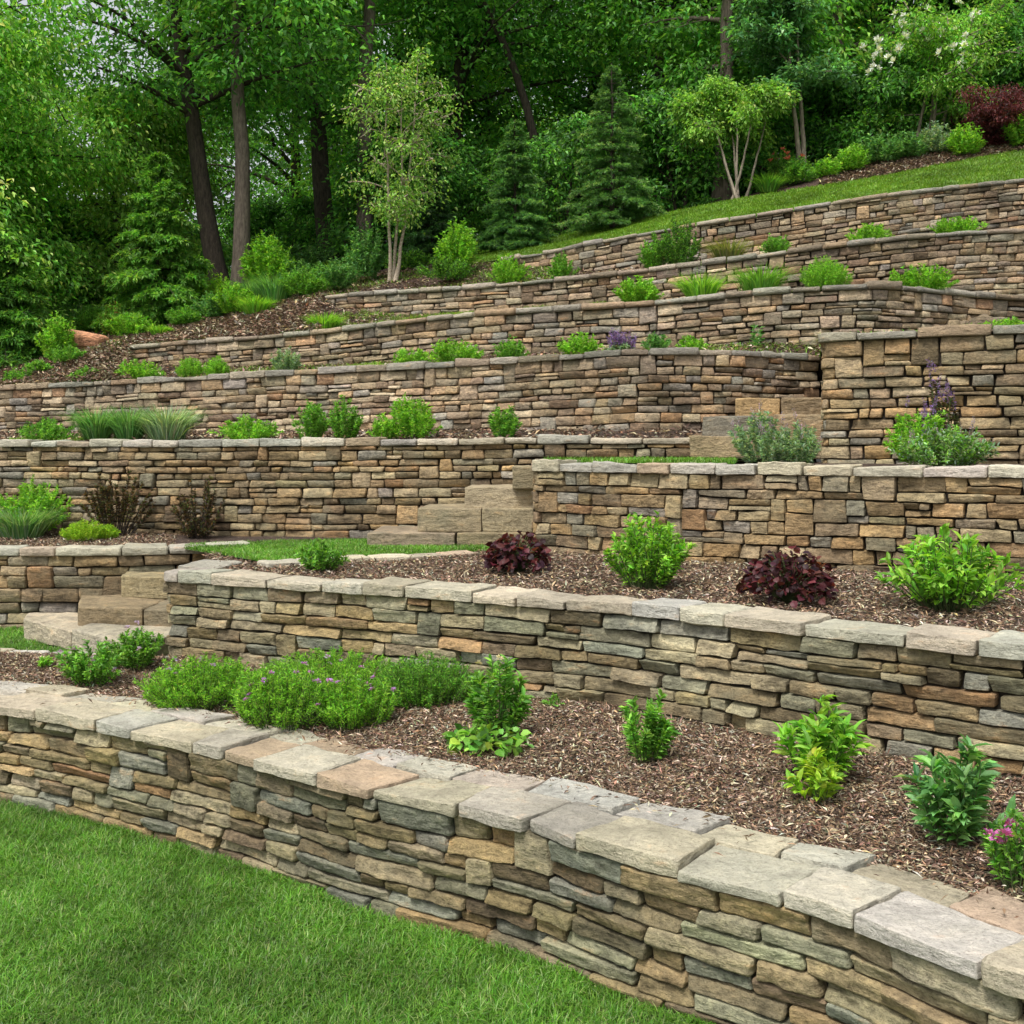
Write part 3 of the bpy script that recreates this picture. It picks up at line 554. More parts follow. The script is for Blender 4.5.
# weedy grass along the terrace tops
def terrace_grass(line, p0, p1, dens, H, off=(.38, 1.0), cols=GL, dz=-.03, seed=3):
    rr = np.random.RandomState(seed); n = int(dens*(p1-p0)); p = rr.uniform(p0, p1, n); o = rr.uniform(*off, n); y = line.Y(p)+o
    keep = vnoise(np.stack([p*.03+seed, 0*p, 0*p], -1)) > -.25; p, y = p[keep], y[keep]
    pt = np.stack([X_(p, y), y, line.Z(p)+dz+(o*.05)[keep]], -1); return pt
for (ln, a, b, d, H, lab) in [(LH, 380, 610, 30, .13, 'patchy grass along the terrace below the birch'), (LH, 290, 360, 14, .12, 'thin grass at the left end of the terrace below the birch'),
                              (LF, 270, 400, 22, .12, 'sparse pale grass along the left of the mid slope terrace'), (LF, 520, 610, 5, .08, 'weedy grass behind the bulging wall'),
                              (LD, 0, 130, 10, .06, 'low moss and grass behind the coping of the long left wall'), (LG, 960, 1100, 22, .1, 'pale weeds on the terrace at the right edge')]:
    pt = terrace_grass(ln, a, b, d, H, seed=int(a)+3); grass('terrace_grass', pt, H, .014, GL+[(.24, .26, .1)], r, lab, lean=.5)
CH_ = [(0.085, 0.051, 0.031), (0.16, 0.101, 0.062), (0.235, 0.16, 0.101), (0.35, 0.264, 0.176), (0.5, 0.429, 0.308), (0.125, 0.077, 0.047), (0.2, 0.132, 0.084)]
def chips(label, pts, r, L=.044, W=.0095):
    n = len(pts); D = np.concatenate([r.normal(size=(n, 2)), r.normal(size=(n, 1))*.28], 1); U = np.array([0, 0, 1.])+r.normal(size=(n, 3))*.35
    P = pts+np.array([0, 0, .006])+r.rand(n, 1)*np.array([0, 0, .014])
    V, F, C = leaf_arrays(P, D, U, r.uniform(.4, 1.5, n)*L, r.uniform(.5, 1.6, n)*W, colvar(None, n, r, .25, CH_), .3, .05)
    return tagp(obj('wood_chips', meshdata('wood_chips', V, F, C, M_CHIP)), label, 'mulch', kind='stuff')
chips('shredded brown bark mulch in the long bed above the lowest wall', poly_pts(shA[1], 5200, r, lambda c: np.where(inview(c, 30), 1, .3)), r)
hs_pts = []
for (lo, hi, p0, p1) in [(LF, LH, -330, 130), (LH, LI, -330, 322), (LI, LJ, -330, 324), (LJ, L1, -330, 440), (L1, L2, 820, 1100)]:
    n_ = int((p1-p0)*44); p_ = r.uniform(p0, p1, n_); t_v = r.rand(n_, 1); hs_pts.append(lo.at(p_)*(1-t_v)+hi.at(p_)*t_v)
chips('reddish bark mulch spread over the left hillside and the upper border', np.concatenate(hs_pts)+np.array([0, 0, .01]), r, .09, .03)
tp = np.concatenate([poly_pts(q_[1], 330, r, lambda c: inview(c, 40)*1.) for q_ in (shD, shF, shH, shI)]); chips('bark mulch on the narrow terraces between the upper walls', tp+np.array([0, 0, .012]), r, .08, .026)
tg = np.concatenate([poly_pts(q_[1], 420, r, lambda c: inview(c, 40)*np.where(vnoise(c*np.array([.55, .8, 0])+4) > th, 1., .03)) for q_, th in ((shF, .0), (shH, -.15), (shI, .05))])
tagp(grass('terrace_weeds', tg, .1, .013, GL+G1_, r, 'low patchy weeds and grass growing on the upper terraces', lean=.6), kind='stuff')
chips('fine dusty bark crumbs between the larger chips of the long bed', poly_pts(shA[1], 3000, r, lambda c: np.where(inview(c, 30), 1, .0)), r, .017, .008)
cp = r.uniform(-50, 1080, 420); co_ = .62-r.gamma(1.3, .07, 420).clip(0, .5); cy = LA.Y(cp)+co_/.86
chips('a few stray bark chips lying on the coping of the lowest wall', np.stack([X_(cp, cy), cy, 0*cy+.728], -1), r)
def condT(c):
    px_ = CX+FPX*c[:, 0]/c[:, 1]; a = np.where(inview(c, 30), 1., .3)
    strip = (px_ > 185) & (px_ < 490) & (c[:, 1] > np.interp(px_, [175, 200, 270, 350, 420, 480, 500], [12.7, 12.2, 11.0, 11.5, 11.75, 12.15, 12.6])-.05)
    return np.where(strip, 0, a)
chips('bark mulch around the purple leaved plants and round green shrubs', poly_pts(shT[1], 2400, r, condT), r, .045, .011)

# ------------------------------------------------------------------ plants
def stem_plant(R, H, ns, nl, ll, lw, cols, r, t0=.25, droop=.25, up=.25, fine=False, sv=.22, spread=.3, flat=.7, stems=True, out=.9, curve=.25, fold=.2):
    ph = r.rand(ns)*2*PI; rho = np.sqrt(r.rand(ns)); base = np.stack([np.cos(ph)*rho*R*spread, np.sin(ph)*rho*R*spread, 0*ph], -1)
    rj = R*r.uniform(.75, 1.12, ns); top = np.stack([np.cos(ph)*rho*rj, np.sin(ph)*rho*rj, H*np.sqrt(np.clip(1-flat*rho**2, .02, 1))*r.uniform(.68, 1.12, ns)], -1)
    mid = base*.45+top*.55; mid[:, 2] = top[:, 2]*.62; mid[:, :2] += r.normal(size=(ns, 2))*R*.06
    tt = t0+(1-t0)*r.rand(ns, nl)**.75
    def bez(t): t = t[..., None]; return (1-t)**2*base[:, None]+2*t*(1-t)*mid[:, None]+t*t*top[:, None]
    def dbz(t): t = t[..., None]; return 2*(1-t)*(mid-base)[:, None]+2*t*(top-mid)[:, None]
    Pp = bez(tt).reshape(-1, 3); T = unit(dbz(tt)).reshape(-1, 3); n = len(Pp)
    a = r.rand(n)*2*PI; ref = unit(np.cross(T, np.array([.31, .2, .9]))); bb = np.cross(T, ref); side = ref*np.cos(a)[:, None]+bb*np.sin(a)[:, None]
    D = T*.55+side*out+np.array([0, 0, up])+unit(Pp*np.array([1, 1, 0])+1e-6)*.35; U = np.array([0, 0, 1.])+r.normal(size=(n, 3))*.35
    k = r.uniform(.6, 1.15, n); c = colvar(None, n, r, sv, cols)
    cl = np.repeat(np.exp(r.normal(size=ns)*.12), nl)[:, None]; c = np.clip(c*cl, .003, .8)
    lv = leaf_arrays(Pp, D, U, ll*k, lw*k, c, fold, curve, fine)
    st = None
    if stems:
        s5 = np.linspace(0, 1, 5); B = bez(np.tile(s5, (ns, 1))); st = tubes([(B[i], np.linspace(.006, .002, 5)*max(H, .3)*2) for i in range(ns)], 4)
    return lv, st, top
def flower_mesh(name, col, rad=.02, n=22, seed=1, spike=False):
    rr = np.random.RandomState(seed)
    if spike:
        z = rr.rand(n)*rad*5; a = rr.rand(n)*2*PI; P = np.stack([np.cos(a)*rad*.25, np.sin(a)*rad*.25, z], -1); D = np.stack([np.cos(a), np.sin(a), 0*a+.6], -1); l = rad*(1-.5*z/(rad*5))
        st = leaf_arrays(np.array([[0, 0, -rad*2.5]]), np.array([[0, 0, 1.]]), np.array([[1, 0, 0.]]), np.array([rad*7]), np.array([rad*.25]), np.array([[.08, .12, .04]]), 0, 0)
        L = leaf_arrays(P, D, np.array([0, 0, 1.])+rr.normal(size=(n, 3))*.3, l, l*.7, colvar(col, n, rr, .2)); V, F, C = cat3([L, st])
    else:
        a = rr.rand(n)*2*PI; e = rr.uniform(.0, 1.2, n); D = np.stack([np.cos(a)*np.cos(e), np.sin(a)*np.cos(e), np.sin(e)], -1)
        V, F, C = leaf_arrays(D*rad*.25, D, np.array([0, 0, 1.])+rr.normal(size=(n, 3))*.3, rad*rr.uniform(.8, 1.1, n), rad*.5, colvar(col, n, rr, .15), .15, .1)
    return meshdata(name, V, F, C, M_PETAL)
FL = dict(pink=flower_mesh('flower', (.55, .16, .42), .03, 30, 1), purple=flower_mesh('flower', (.42, .2, .42), .022, 20, 2), mauve=flower_mesh('flower', (.45, .32, .45), .022, 18, 3), white=flower_mesh('flower', (.75, .74, .66), .05, 14, 4), cream=flower_mesh('flower', (.55, .5, .3), .022, 16, 5),
          red=flower_mesh('flower', (.6, .16, .1), .03, 14, 6), spike=flower_mesh('flower_spike', (.27, .17, .4), .02, 34, 7, True), palespike=flower_mesh('flower_spike', (.42, .33, .44), .016, 28, 8, True), blossom=flower_mesh('blossom', (.85, .84, .76), .12, 16, 9))
G1 = [(0.128, 0.3, 0.042), (0.165, 0.375, 0.053), (0.09, 0.225, 0.033), (0.225, 0.435, 0.075)]
GB = [(0.189, 0.405, 0.038), (0.243, 0.486, 0.054), (0.121, 0.297, 0.03), (0.297, 0.513, 0.081)]
GY = [(0.3, 0.475, 0.037), (0.375, 0.525, 0.062), (0.213, 0.375, 0.037)]
GM = [(0.112, 0.272, 0.072), (0.144, 0.32, 0.096), (0.08, 0.2, 0.056), (0.208, 0.384, 0.144)]
GS = [(0.21, 0.315, 0.18), (0.27, 0.39, 0.24), (0.15, 0.255, 0.135), (0.36, 0.465, 0.33)]
GD = [(0.048, 0.12, 0.032), (0.072, 0.16, 0.042), (0.04, 0.096, 0.029)]
RP = [(.055, .012, .018), (.09, .018, .024), (.035, .01, .014), (.12, .035, .035), (.05, .02, .028)]
BZ = [(.09, .055, .035), (.14, .09, .045), (.06, .05, .035), (.10, .12, .05)]
seedc = [100]
def plant(name, label, px, Y, z, wpx, hpx, kind, cols, cat='plant', group=None, flowers=None, nf=0, dens=1.0, lf=None, H0=None, stemmat=None):
    seedc[0] += 1; r = np.random.RandomState(seedc[0]); R = wpx/FPX*Y/2; H = hpx/FPX*Y; near = Y < 10.5
    root = empty(name, (X_(px, Y), Y, z-.015), 0); tagp(root, label, cat, group); st = None; top = None
    if kind in ('mound', 'upright', 'sparse', 'fine'):
        ll = lf or {'mound': .05, 'upright': .085, 'sparse': .05, 'fine': .034}[kind]; ll = max(ll, 2.6/FPX*Y); area = 2*PI*R*max(H, R*.6)
        lw = ll*{'mound': .42, 'upright': .36, 'sparse': .42, 'fine': .2}[kind]
        nl_tot = int(dens*{'mound': 2.15, 'upright': 2.0, 'sparse': .55, 'fine': 2.3}[kind]*area/(ll*lw*.6))
        nl_tot = min(nl_tot, 14000); ns = {'mound': 46, 'upright': 22, 'sparse': 16, 'fine': 150}[kind]; ns = max(8, int(ns*min(2.2, max(.5, R/.2))))
        lv, st, top = stem_plant(R, H, ns, max(3, nl_tot//ns), ll, lw, cols, r, t0=.12 if kind != 'sparse' else .25, fine=near and kind != 'fine', spread=.35 if kind != 'fine' else .6, flat=.75, out=.9 if kind != 'fine' else 1.0, up=.25 if kind != 'fine' else .45)
    elif kind == 'tuft':
        n = int(dens*420); a = r.rand(n)*2*PI; D = np.stack([np.cos(a)*.6, np.sin(a)*.6, r.uniform(.9, 3.2, n)], -1)+r.normal(size=(n, 3))*.12
        lv = blade_arrays(np.stack([np.cos(a), np.sin(a), 0*a], -1)*R*.55*r.rand(n, 1)**.6, D, H*r.uniform(.7, 1.15, n), max(.007, .9/FPX*Y), r.uniform(.2, 1.0, n), colvar(None, n, r, .2, cols)); top = np.stack([np.cos(a)*R*.6, np.sin(a)*R*.6, 0*a+H*.8], -1)
    elif kind == 'broad':        # rosette of broad round leaves on short stalks
        n = int(dens*420); rho = np.sqrt(r.rand(n)); a = r.rand(n)*2*PI; e = np.sqrt(np.clip(1-.85*rho**2, 0, 1)); P = np.stack([np.cos(a)*rho*R*.85, np.sin(a)*rho*R*.85, H*e*r.uniform(.35, .95, n)], -1)
        D = np.stack([np.cos(a), np.sin(a), r.normal(size=n)*.4-.1], -1)+r.normal(size=(n, 3))*.5; ll = (lf or .085)*r.uniform(.55, 1.05, n)*.8
        lv = leaf_arrays(P, D, np.array([0, 0, 1.])+r.normal(size=(n, 3))*.55, ll, ll*.95, colvar(None, n, r, .35, cols), .07, .3, True)
        st = tubes([(np.array([[0, 0, 0], P[i]*.5+[0, 0, P[i][2]*.2], P[i]]), [.004, .003, .003]) for i in range(0, n, 3)], 4); top = P
    V, F, C = lv; V = V.copy(); V[:, 2] = np.maximum(V[:, 2], .004)
    obj('foliage', meshdata('foliage', V, F, C, M_LEAF), root)
    if st is not None and (near or kind == 'sparse'): obj('stem', meshdata('stem', st[0], st[1], None, stemmat or M_STEM, True), root)
    for k in range(nf):
        t = top[r.randint(len(top))]; t = t*r.uniform(.8, 1.0, 3)*np.array([1, 1, 1.18]); o = obj('flower_spike' if 'spike' in flowers else 'flower', FL[flowers], root, tuple(t)); o.rotation_euler = (r.normal()*.25, r.normal()*.25, r.rand()*6); s = r.uniform(.8, 1.25)*max(1, Y/9); o.scale = (s, s, s)
    return root
def onplane(px, py, z): Y = FPX*(CH-z)/(py-HY); return px, Y, z
# bed above the lowest wall
def pA(name, label, px, py, w_, h, kind, cols, **k): x, Y, z = onplane(px, py, .70); return plant(name, label, px, Y, z, w_, h, kind, cols, **k)
pA('flowering_plant', 'low green clump with faded mauve flowers in front of the left steps, left half', 92, 684, 72, 44, 'mound', G1, flowers='mauve', nf=6, lf=.045, group='clumps in front of the left steps')
pA('flowering_plant', 'low green clump with faded mauve flowers against the corner of the second wall', 138, 668, 58, 40, 'mound', G1, flowers='mauve', nf=5, lf=.045, group='clumps in front of the left steps')
pA('small_plant', 'tiny green sprig beside the left stone edging', 46, 667, 18, 12, 'mound', GB, dens=.8, lf=.04)
pA('ground_cover_plant', 'feathery green clump at the left end of the big flowering mass', 200, 703, 120, 46, 'fine', GB, flowers='mauve', nf=8, dens=.95, group='feathery ground cover clumps')
pA('ground_cover_plant', 'feathery green clump with dull pink flowers, front of the big mass near the coping', 285, 722, 120, 58, 'fine', GB, flowers='purple', nf=14, dens=.95, group='feathery ground cover clumps')
pA('ground_cover_plant', 'feathery clump with pink flowers on its right side, third from left', 355, 724, 95, 52, 'fine', GB, flowers='purple', nf=14, dens=.95, group='feathery ground cover clumps')
pA('ground_cover_plant', 'feathery clump behind the others against the second wall', 330, 690, 170, 38, 'fine', GB, flowers='mauve', nf=10, group='feathery ground cover clumps')
pA('ground_cover_plant', 'feathery green clump at the right end of the mass beside the leafy plant', 425, 704, 120, 48, 'fine', G1, dens=1.1, group='feathery ground cover clumps')
pA('leafy_plant', 'tall leafy plant with cream flower heads and broad basal leaves in the mulch', 497, 738, 66, 84, 'upright', G1, flowers='cream', nf=4, lf=.07)
pA('broad_leaved_plant', 'low spread of broad yellow edged leaves at the foot of the cream flowered plant', 487, 746, 96, 26, 'broad', G1+[(.2, .3, .04)], dens=.4, lf=.1)
pA('small_plant', 'tiny seedling at the foot of the second wall right of the cream flowered plant', 552, 712, 20, 18, 'upright', G1, lf=.05, dens=.6)
pA('leafy_plant', 'narrow plant with small leaves alone in the middle of the mulch', 645, 762, 62, 74, 'upright', G1, lf=.055)
pA('leafy_plant', 'upright bright green plant with long pointed leaves, right of the mulch centre', 820, 782, 84, 82, 'upright', GB, lf=.1)
pA('leafy_plant', 'low yellow green shoot growing at the foot of the upright bright plant', 818, 803, 54, 50, 'upright', GY, lf=.08, dens=.9)
pA('leafy_plant', 'bluish green plant with large pointed leaves near the right edge of the mulch', 958, 845, 106, 100, 'upright', GM, lf=.1, dens=1.1)
pA('flowering_plant', 'plant with bright purple pink flower heads cut by the right edge', 1018, 888, 84, 72, 'mound', G1, flowers='pink', nf=12, lf=.045, dens=.8)
# bed above the second wall
def pB(name, label, px, py, w_, h, kind, cols, **k):
    x, Y, z = onplane(px, py, 1.47); Y = min(Y, float(LD.Y(px))-.4) if px < 480 else Y; return plant(name, label, px, Y, z, w_, h, kind, cols, **k)
pB('coral_bells', 'dark purple leaved clump left of the round green shrub', 518, 572, 74, 44, 'broad', RP, group='purple leaved clumps', lf=.1, dens=1.1)
pB('coral_bells', 'dark red purple clump between the round shrub and the wide leafy shrub', 788, 601, 102, 58, 'broad', RP, group='purple leaved clumps', lf=.09, dens=1.3)
pB('round_shrub', 'rounded bright green shrub with fine narrow leaves between the two purple clumps', 648, 588, 90, 74, 'mound', GB, cat='shrub', lf=.06, dens=1.0)
pB('leafy_shrub', 'wide glossy bright green shrub near the right edge above the second wall', 950, 607, 136, 72, 'mound', GB, cat='shrub', lf=.09)
pB('low_shrub', 'small green mound on the grass strip behind the pale wall caps', 320, 570, 54, 30, 'mound', G1, cat='shrub', lf=.05)
pB('leafy_plant', 'loose bright green plant at the left edge under the long wall', 32, 527, 78, 54, 'mound', GB, lf=.06)
pB('ornamental_grass', 'grey green grassy clump at the left edge in front of the bright plant', 22, 537, 70, 40, 'tuft', GM+GS, dens=2.6)
pB('low_plant', 'small yellow green mound in the mulch of the left bed', 84, 540, 46, 20, 'fine', GY)
pB('low_plant', 'tiny golden tuft just right of the yellow green mound', 108, 539, 22, 14, 'fine', GY)
pB('bronze_shrub', 'sparse dark bronze shrub against the long left wall', 115, 527, 92, 62, 'sparse', BZ, cat='shrub', dens=1.5, stemmat=M_BARK)
pB('bronze_shrub', 'thin almost black shrub with bare top in front of the long wall', 198, 532, 56, 60, 'sparse', BZ, cat='shrub', dens=1.2, stemmat=M_BARK)
pB('low_shrub', 'low dark foliage at the foot of the thin blackish shrub', 198, 533, 40, 18, 'mound', BZ, cat='shrub')
# along the terraces
def pT(line, px, w_, h, kind, cols, name, label, off=.55, dz=-.03, **k): Y = float(line.Y(px))+off; return plant(name, label, px, Y, float(line.Z(px))+dz, w_, h, kind, cols, **k)
gD = 'plants on top of the long left wall'
pT(LD, 45, 58, 24, 'mound', G1, 'low_plant', 'low green mound left of the grassy tufts on the long left wall', group=gD)
pT(LD, 97, 36, 46, 'tuft', GM, 'ornamental_grass', 'dark green upright grass tuft, leftmost of the three on the long wall', group=gD, dens=1.4)
pT(LD, 129, 36, 46, 'tuft', GM, 'ornamental_grass', 'green grass tuft between the dark tuft and the silvery one', group=gD, dens=1.4)
pT(LD, 167, 56, 48, 'tuft', GS, 'ornamental_grass', 'silvery grey green grass tuft, right of the two green tufts', group=gD, dens=2.2)
pT(LD, 248, 70, 26, 'mound', GB, 'low_plant', 'wide low light green plant between the silvery tuft and the round pair', group=gD)
pT(LD, 311, 40, 40, 'mound', G1, 'round_shrub', 'round bright green shrub, left one of a touching pair on the long wall', group=gD, cat='shrub')
pT(LD, 345, 36, 44, 'mound', G1, 'round_shrub', 'round bright green shrub, right one of a touching pair on the long wall', group=gD, cat='shrub')
pT(LD, 384, 34, 26, 'mound', GB, 'low_plant', 'small light green clump leaning on the larger mound to its right', group=gD)
pT(LD, 412, 56, 46, 'mound', GB, 'round_shrub', 'largest bright green mound on the long wall, left of the steps', group=gD, cat='shrub')
pT(LD, 503, 38, 34, 'mound', G1, 'round_shrub', 'small green shrub alone near the wall face above the middle steps', group=gD, cat='shrub')
pT(LE, 762, 62, 54, 'mound', GS, 'catmint', 'silvery catmint with pale spikes left of the tall right wall, left half', flowers='palespike', nf=18, group='catmints on the path edge')
pT(LE, 798, 54, 42, 'mound', GS, 'catmint', 'silvery catmint with pale spikes touching the corner of the tall right wall', flowers='palespike', nf=12, group='catmints on the path edge')
pT(LE, 925, 80, 56, 'mound', GB, 'catmint', 'bushy bright green plant with deep purple spikes before the tall right wall', flowers='spike', nf=10, off=.9, group='plants before the tall right wall')
pT(LE, 945, 104, 40, 'mound', GS+G1, 'catmint', 'spreading grey green catmint in front of the plant with deep purple spikes', flowers='palespike', nf=22, off=.5, group='plants before the tall right wall')
pT(LE, 940, 50, 90, 'sparse', BZ, 'flowering_plant', 'tall deep purple flower stalks rising above the grey green catmint', flowers='spike', nf=22, off=1.3)
gF = 'plants on top of the bulging mid slope wall'
for px, w_, h, kind, cols, lab in [(20, 40, 16, 'mound', G1, 'low dark green clump at the far left of the mid slope terrace'), (88, 40, 14, 'mound', G1, 'flat green clump left of the two small round ones'), (140, 52, 18, 'mound', GB, 'loose yellowish clump below the drooping conifer'),
                                   (190, 28, 18, 'fine', GB, 'small round bright clump, left of a pair below the conifer'), (217, 26, 17, 'fine', GB, 'small round bright clump, right of a pair below the conifer'), (286, 34, 22, 'mound', GS, 'greyish loose clump on the wall below the birch mulch'),
                                   (410, 44, 16, 'mound', GB, 'low light clump left of the wide bright one'), (455, 62, 22, 'mound', GB, 'wide bright green clump on the mid slope terrace'), (511, 34, 22, 'mound', G1, 'rounded darker clump right of the wide bright one'),
                                   (580, 48, 20, 'mound', GB, 'light green clump left of the purple flowers'), (657, 36, 16, 'mound', GM, 'dark green clump right of the purple flowers'), (692, 34, 14, 'mound', GB, 'light green clump at the end of the bulging wall')]:
    pT(LF, px, w_, h+4, kind, cols, 'low_plant', lab, group=gF)
pT(LF, 620, 34, 13, 'mound', GS, 'flowering_plant', 'small patch of violet flowers on the bulging wall', flowers='spike', nf=34)
pT(LG, 1005, 60, 16, 'mound', GB, 'low_plant', 'bright green clump on top of the tall wall at the right edge', off=.7)
pT(LF, 757, 12, 36, 'upright', GM, 'small_plant', 'thin weed standing against the stone face beside the upper steps', off=1.0, dens=.5)
gH = 'plants on the terrace above the corner wall'
for px, w_, h, kind, cols, lab in [(325, 34, 20, 'tuft', GB, 'light green grass tuft at the left end of its terrace under the mulch'), (638, 52, 24, 'mound', GB, 'wide low bright clump, first of five along the terrace'), (701, 46, 30, 'tuft', GB, 'spiky light clump, second of five along the terrace'), (760, 58, 32, 'tuft', G1, 'spiky dark green grass clump, third of five along the terrace'),
                                   (825, 54, 28, 'fine', GB, 'dense bright green clump, fourth of five along the terrace'), (920, 74, 22, 'mound', GB, 'wide flat bright clump above the corner of the wall, last of five')]:
    pT(LH, px, w_, h+6, kind, cols, 'low_plant', lab, group=gH, dens=1.3)
gI = 'plants on the terrace below the topmost wall'
for px, w_, h, kind, cols, lab, nm in [(508, 44, 26, 'mound', GB, 'bright green clump where the topmost wall begins', 'low_plant'), (562, 30, 24, 'mound', G1, 'small darker shrub against the left part of the topmost wall', 'low_plant'), (655, 34, 32, 'mound', G1, 'loose green shrub left of the dark rounded one', 'low_shrub'), (680, 46, 44, 'mound', GD+G1, 'dark rounded shrub standing against the topmost wall', 'low_shrub'),
                                       (728, 40, 26, 'tuft', [(.2, .2, .08), (.15, .2, .05)], 'straw coloured grass clump hanging beside the dark shrub', 'ornamental_grass'), (775, 34, 18, 'mound', G1, 'low dark clump midway along the topmost wall', 'low_plant'), (868, 52, 16, 'mound', GB, 'light green clump right of the middle of the topmost wall', 'low_plant'), (958, 56, 17, 'mound', GB, 'long light green clump near the right edge below the topmost wall', 'low_plant')]:
    pT(LI, px, w_, h+6, kind, cols, nm, lab, group=gI, cat='shrub' if nm == 'low_shrub' else 'plant')
# hillside shrubs
def pH(name, label, px, Y, w_, h, kind, cols, **k): return plant(name, label, px, Y, zhill(px, Y), w_, h, kind, cols, **k)
pH('shrub', 'small yellow green shrub beside the pink boulder', 57, 21.0, 40, 44, 'mound', GB, cat='shrub', lf=.07)
pH('low_plant', 'low green plant at the foot of the small shrub by the boulder', 66, 20.4, 44, 18, 'mound', G1)
pH('shrub', 'small reddish tipped shrub just right of the pink boulder', 112, 22.8, 34, 34, 'mound', G1+[(.2, .07, .03)], cat='shrub')
pH('shrub', 'bright lime green shrub in front of the large trunks', 218, 24.5, 60, 34, 'mound', GY+GB, cat='shrub', lf=.07)
pH('shrub', 'tall bright green shrub to the right of the grey brown trunk', 268, 25.0, 62, 62, 'mound', GB, cat='shrub', lf=.09)
pH('ornamental_grass', 'spiky green tuft below the tall bright shrub', 255, 23.8, 50, 30, 'tuft', GM, dens=1.5)
pH('ornamental_grass', 'grassy clump right of the drooping conifer', 130, 23.0, 60, 26, 'tuft', GM, dens=1.6)
pH('fern', 'pale green ferny clump left of the drooping conifer', 80, 25.5, 90, 34, 'tuft', GM+GS, cat='fern', dens=2.5)
pH('shrub', 'bluish green shrub with white specks left of the birch stems', 365, 24.0, 44, 54, 'mound', GM, cat='shrub', lf=.08)
pH('shrub', 'bright green rounded shrub right of the birch stems', 458, 22.4, 46, 52, 'mound', GB, cat='shrub', lf=.08)
pH('shrub', 'low dark green shrub between the birch shrub and the lawn', 445, 22.0, 60, 22, 'mound', GD+G1, cat='shrub')
pH('shrub', 'wild dark green shrub in the gap below the pale sky', 310, 27.5, 70, 40, 'mound', GD+GM, cat='shrub', lf=.1)
for px, Y, w_, h, kind, cols, lab in [(768, 25.4, 30, 22, 'tuft', G1, 'green leaf clump under the reddish lilies'), (800, 25.6, 40, 26, 'mound', G1, 'dark clump right of the multi stemmed small tree'), (830, 25.6, 34, 20, 'mound', GB, 'bright green clump at the left end of the upper mulch strip'), (852, 25.6, 36, 28, 'mound', GB, 'light yellow green clump in the upper border'),
                                      (880, 25.8, 52, 30, 'mound', GM, 'bluish green hosta like clump in the upper border'), (908, 25.8, 46, 28, 'mound', GM, 'dark green mound in the middle of the upper border'), (935, 25.8, 44, 30, 'mound', GS, 'pale grey green mound in the upper border'), (965, 25.2, 40, 32, 'mound', GB, 'neat round bright shrub at the right of the upper border'), (1024, 25.2, 40, 36, 'mound', GB, 'round green shrub at the right edge below the red maple')]:
    pH('border_plant', lab, px, Y, w_, h, kind, cols, group='plants of the border above the sloping lawn', lf=.09)
pH('flowering_plant', 'reddish lilies in the dark gap below the pine', 785, 26.2, 50, 36, 'sparse', G1, flowers='red', nf=7)
for px, Y, w_, h, kind, cols, lab in [(18, 23.0, 60, 20, 'mound', G1, 'low green weeds under the bush at the left edge'), (140, 24.6, 70, 24, 'mound', GM, 'soft green weeds at the foot of the drooping conifer'), (192, 24.0, 46, 18, 'tuft', GB, 'bright weeds right of the drooping conifer foot'), (100, 24.6, 60, 26, 'fine', G1, 'green weeds behind the pink boulder'), (238, 23.9, 44, 20, 'mound', G1, 'low green weeds before the lime shrub'),
                                      (300, 25.0, 60, 30, 'mound', GM, 'loose dark weeds right of the tall bright shrub'), (335, 24.6, 46, 26, 'tuft', GB, 'pale green weeds with straw stalks left of the birch'), (410, 25.0, 60, 20, 'mound', GD+G1, 'dark weeds at the foot of the birch'), (160, 21.6, 30, 12, 'tuft', GB, 'small tuft on the open mulch above the loose yellowish clump'), (40, 20.0, 26, 12, 'mound', G1, 'small weed on the mulch at the far left'),
    (235, 22.6, 52, 30, 'mound', GB, 'bright weeds on the mulch below the lime shrub'), (275, 22.6, 50, 36, 'tuft', GM, 'tall grassy weeds below the tall bright shrub'), (302, 22.4, 50, 30, 'mound', G1, 'green weeds left of the end of the second wall from the top'), (255, 22.0, 40, 22, 'tuft', GB, 'light grassy weeds low on the mulch below the lime shrub'), (185, 22.6, 44, 20, 'mound', G1, 'weeds on the mulch right of the conifer'), (215, 22.8, 46, 26, 'mound', GM, 'soft weeds left of the bright ones on the mulch'), (335, 23.0, 50, 30, 'mound', GM, 'greyish weeds behind the end of the second wall from the top'), (130, 22.4, 60, 22, 'mound', GB, 'light weeds right of the pink boulder')]:
    pH('hillside_weeds', lab, px, Y, w_, h, kind, cols, group='weeds on the left hillside', lf=.07, dens=1.2)
# boulders
def boulder(label, px, Y, z, w_, d, h, col, seed):
    r = np.random.RandomState(seed); p, F = rough_block(box_tpl(14, 8, 10, back=True), w_, h, d, min(h, w_)*.3, .03, r, 5); V = np.stack([p[:, 0]-w_/2+(p[:, 1]*.15), p[:, 2]-d/2, p[:, 1]*(1-.35*p[:, 0]/w_)-.1], -1)
    o = obj('boulder', meshdata('boulder', V, F, np.tile(np.array(col), (len(V), 1)), M_ROCK, False)); o.location = (X_(px, Y), Y, z); tagp(o, label, 'rock')
boulder('flat pinkish boulder in the mulch of the left hillside', 84, 21.6, zhill(84, 21.6)+.05, .75, .6, .42, srgb(206, 150, 118), 3)
boulder('grey brown rock sticking out beside the right corner wall', 985, 15.2, 3.95, .5, .5, .5, srgb(130, 116, 96), 4)

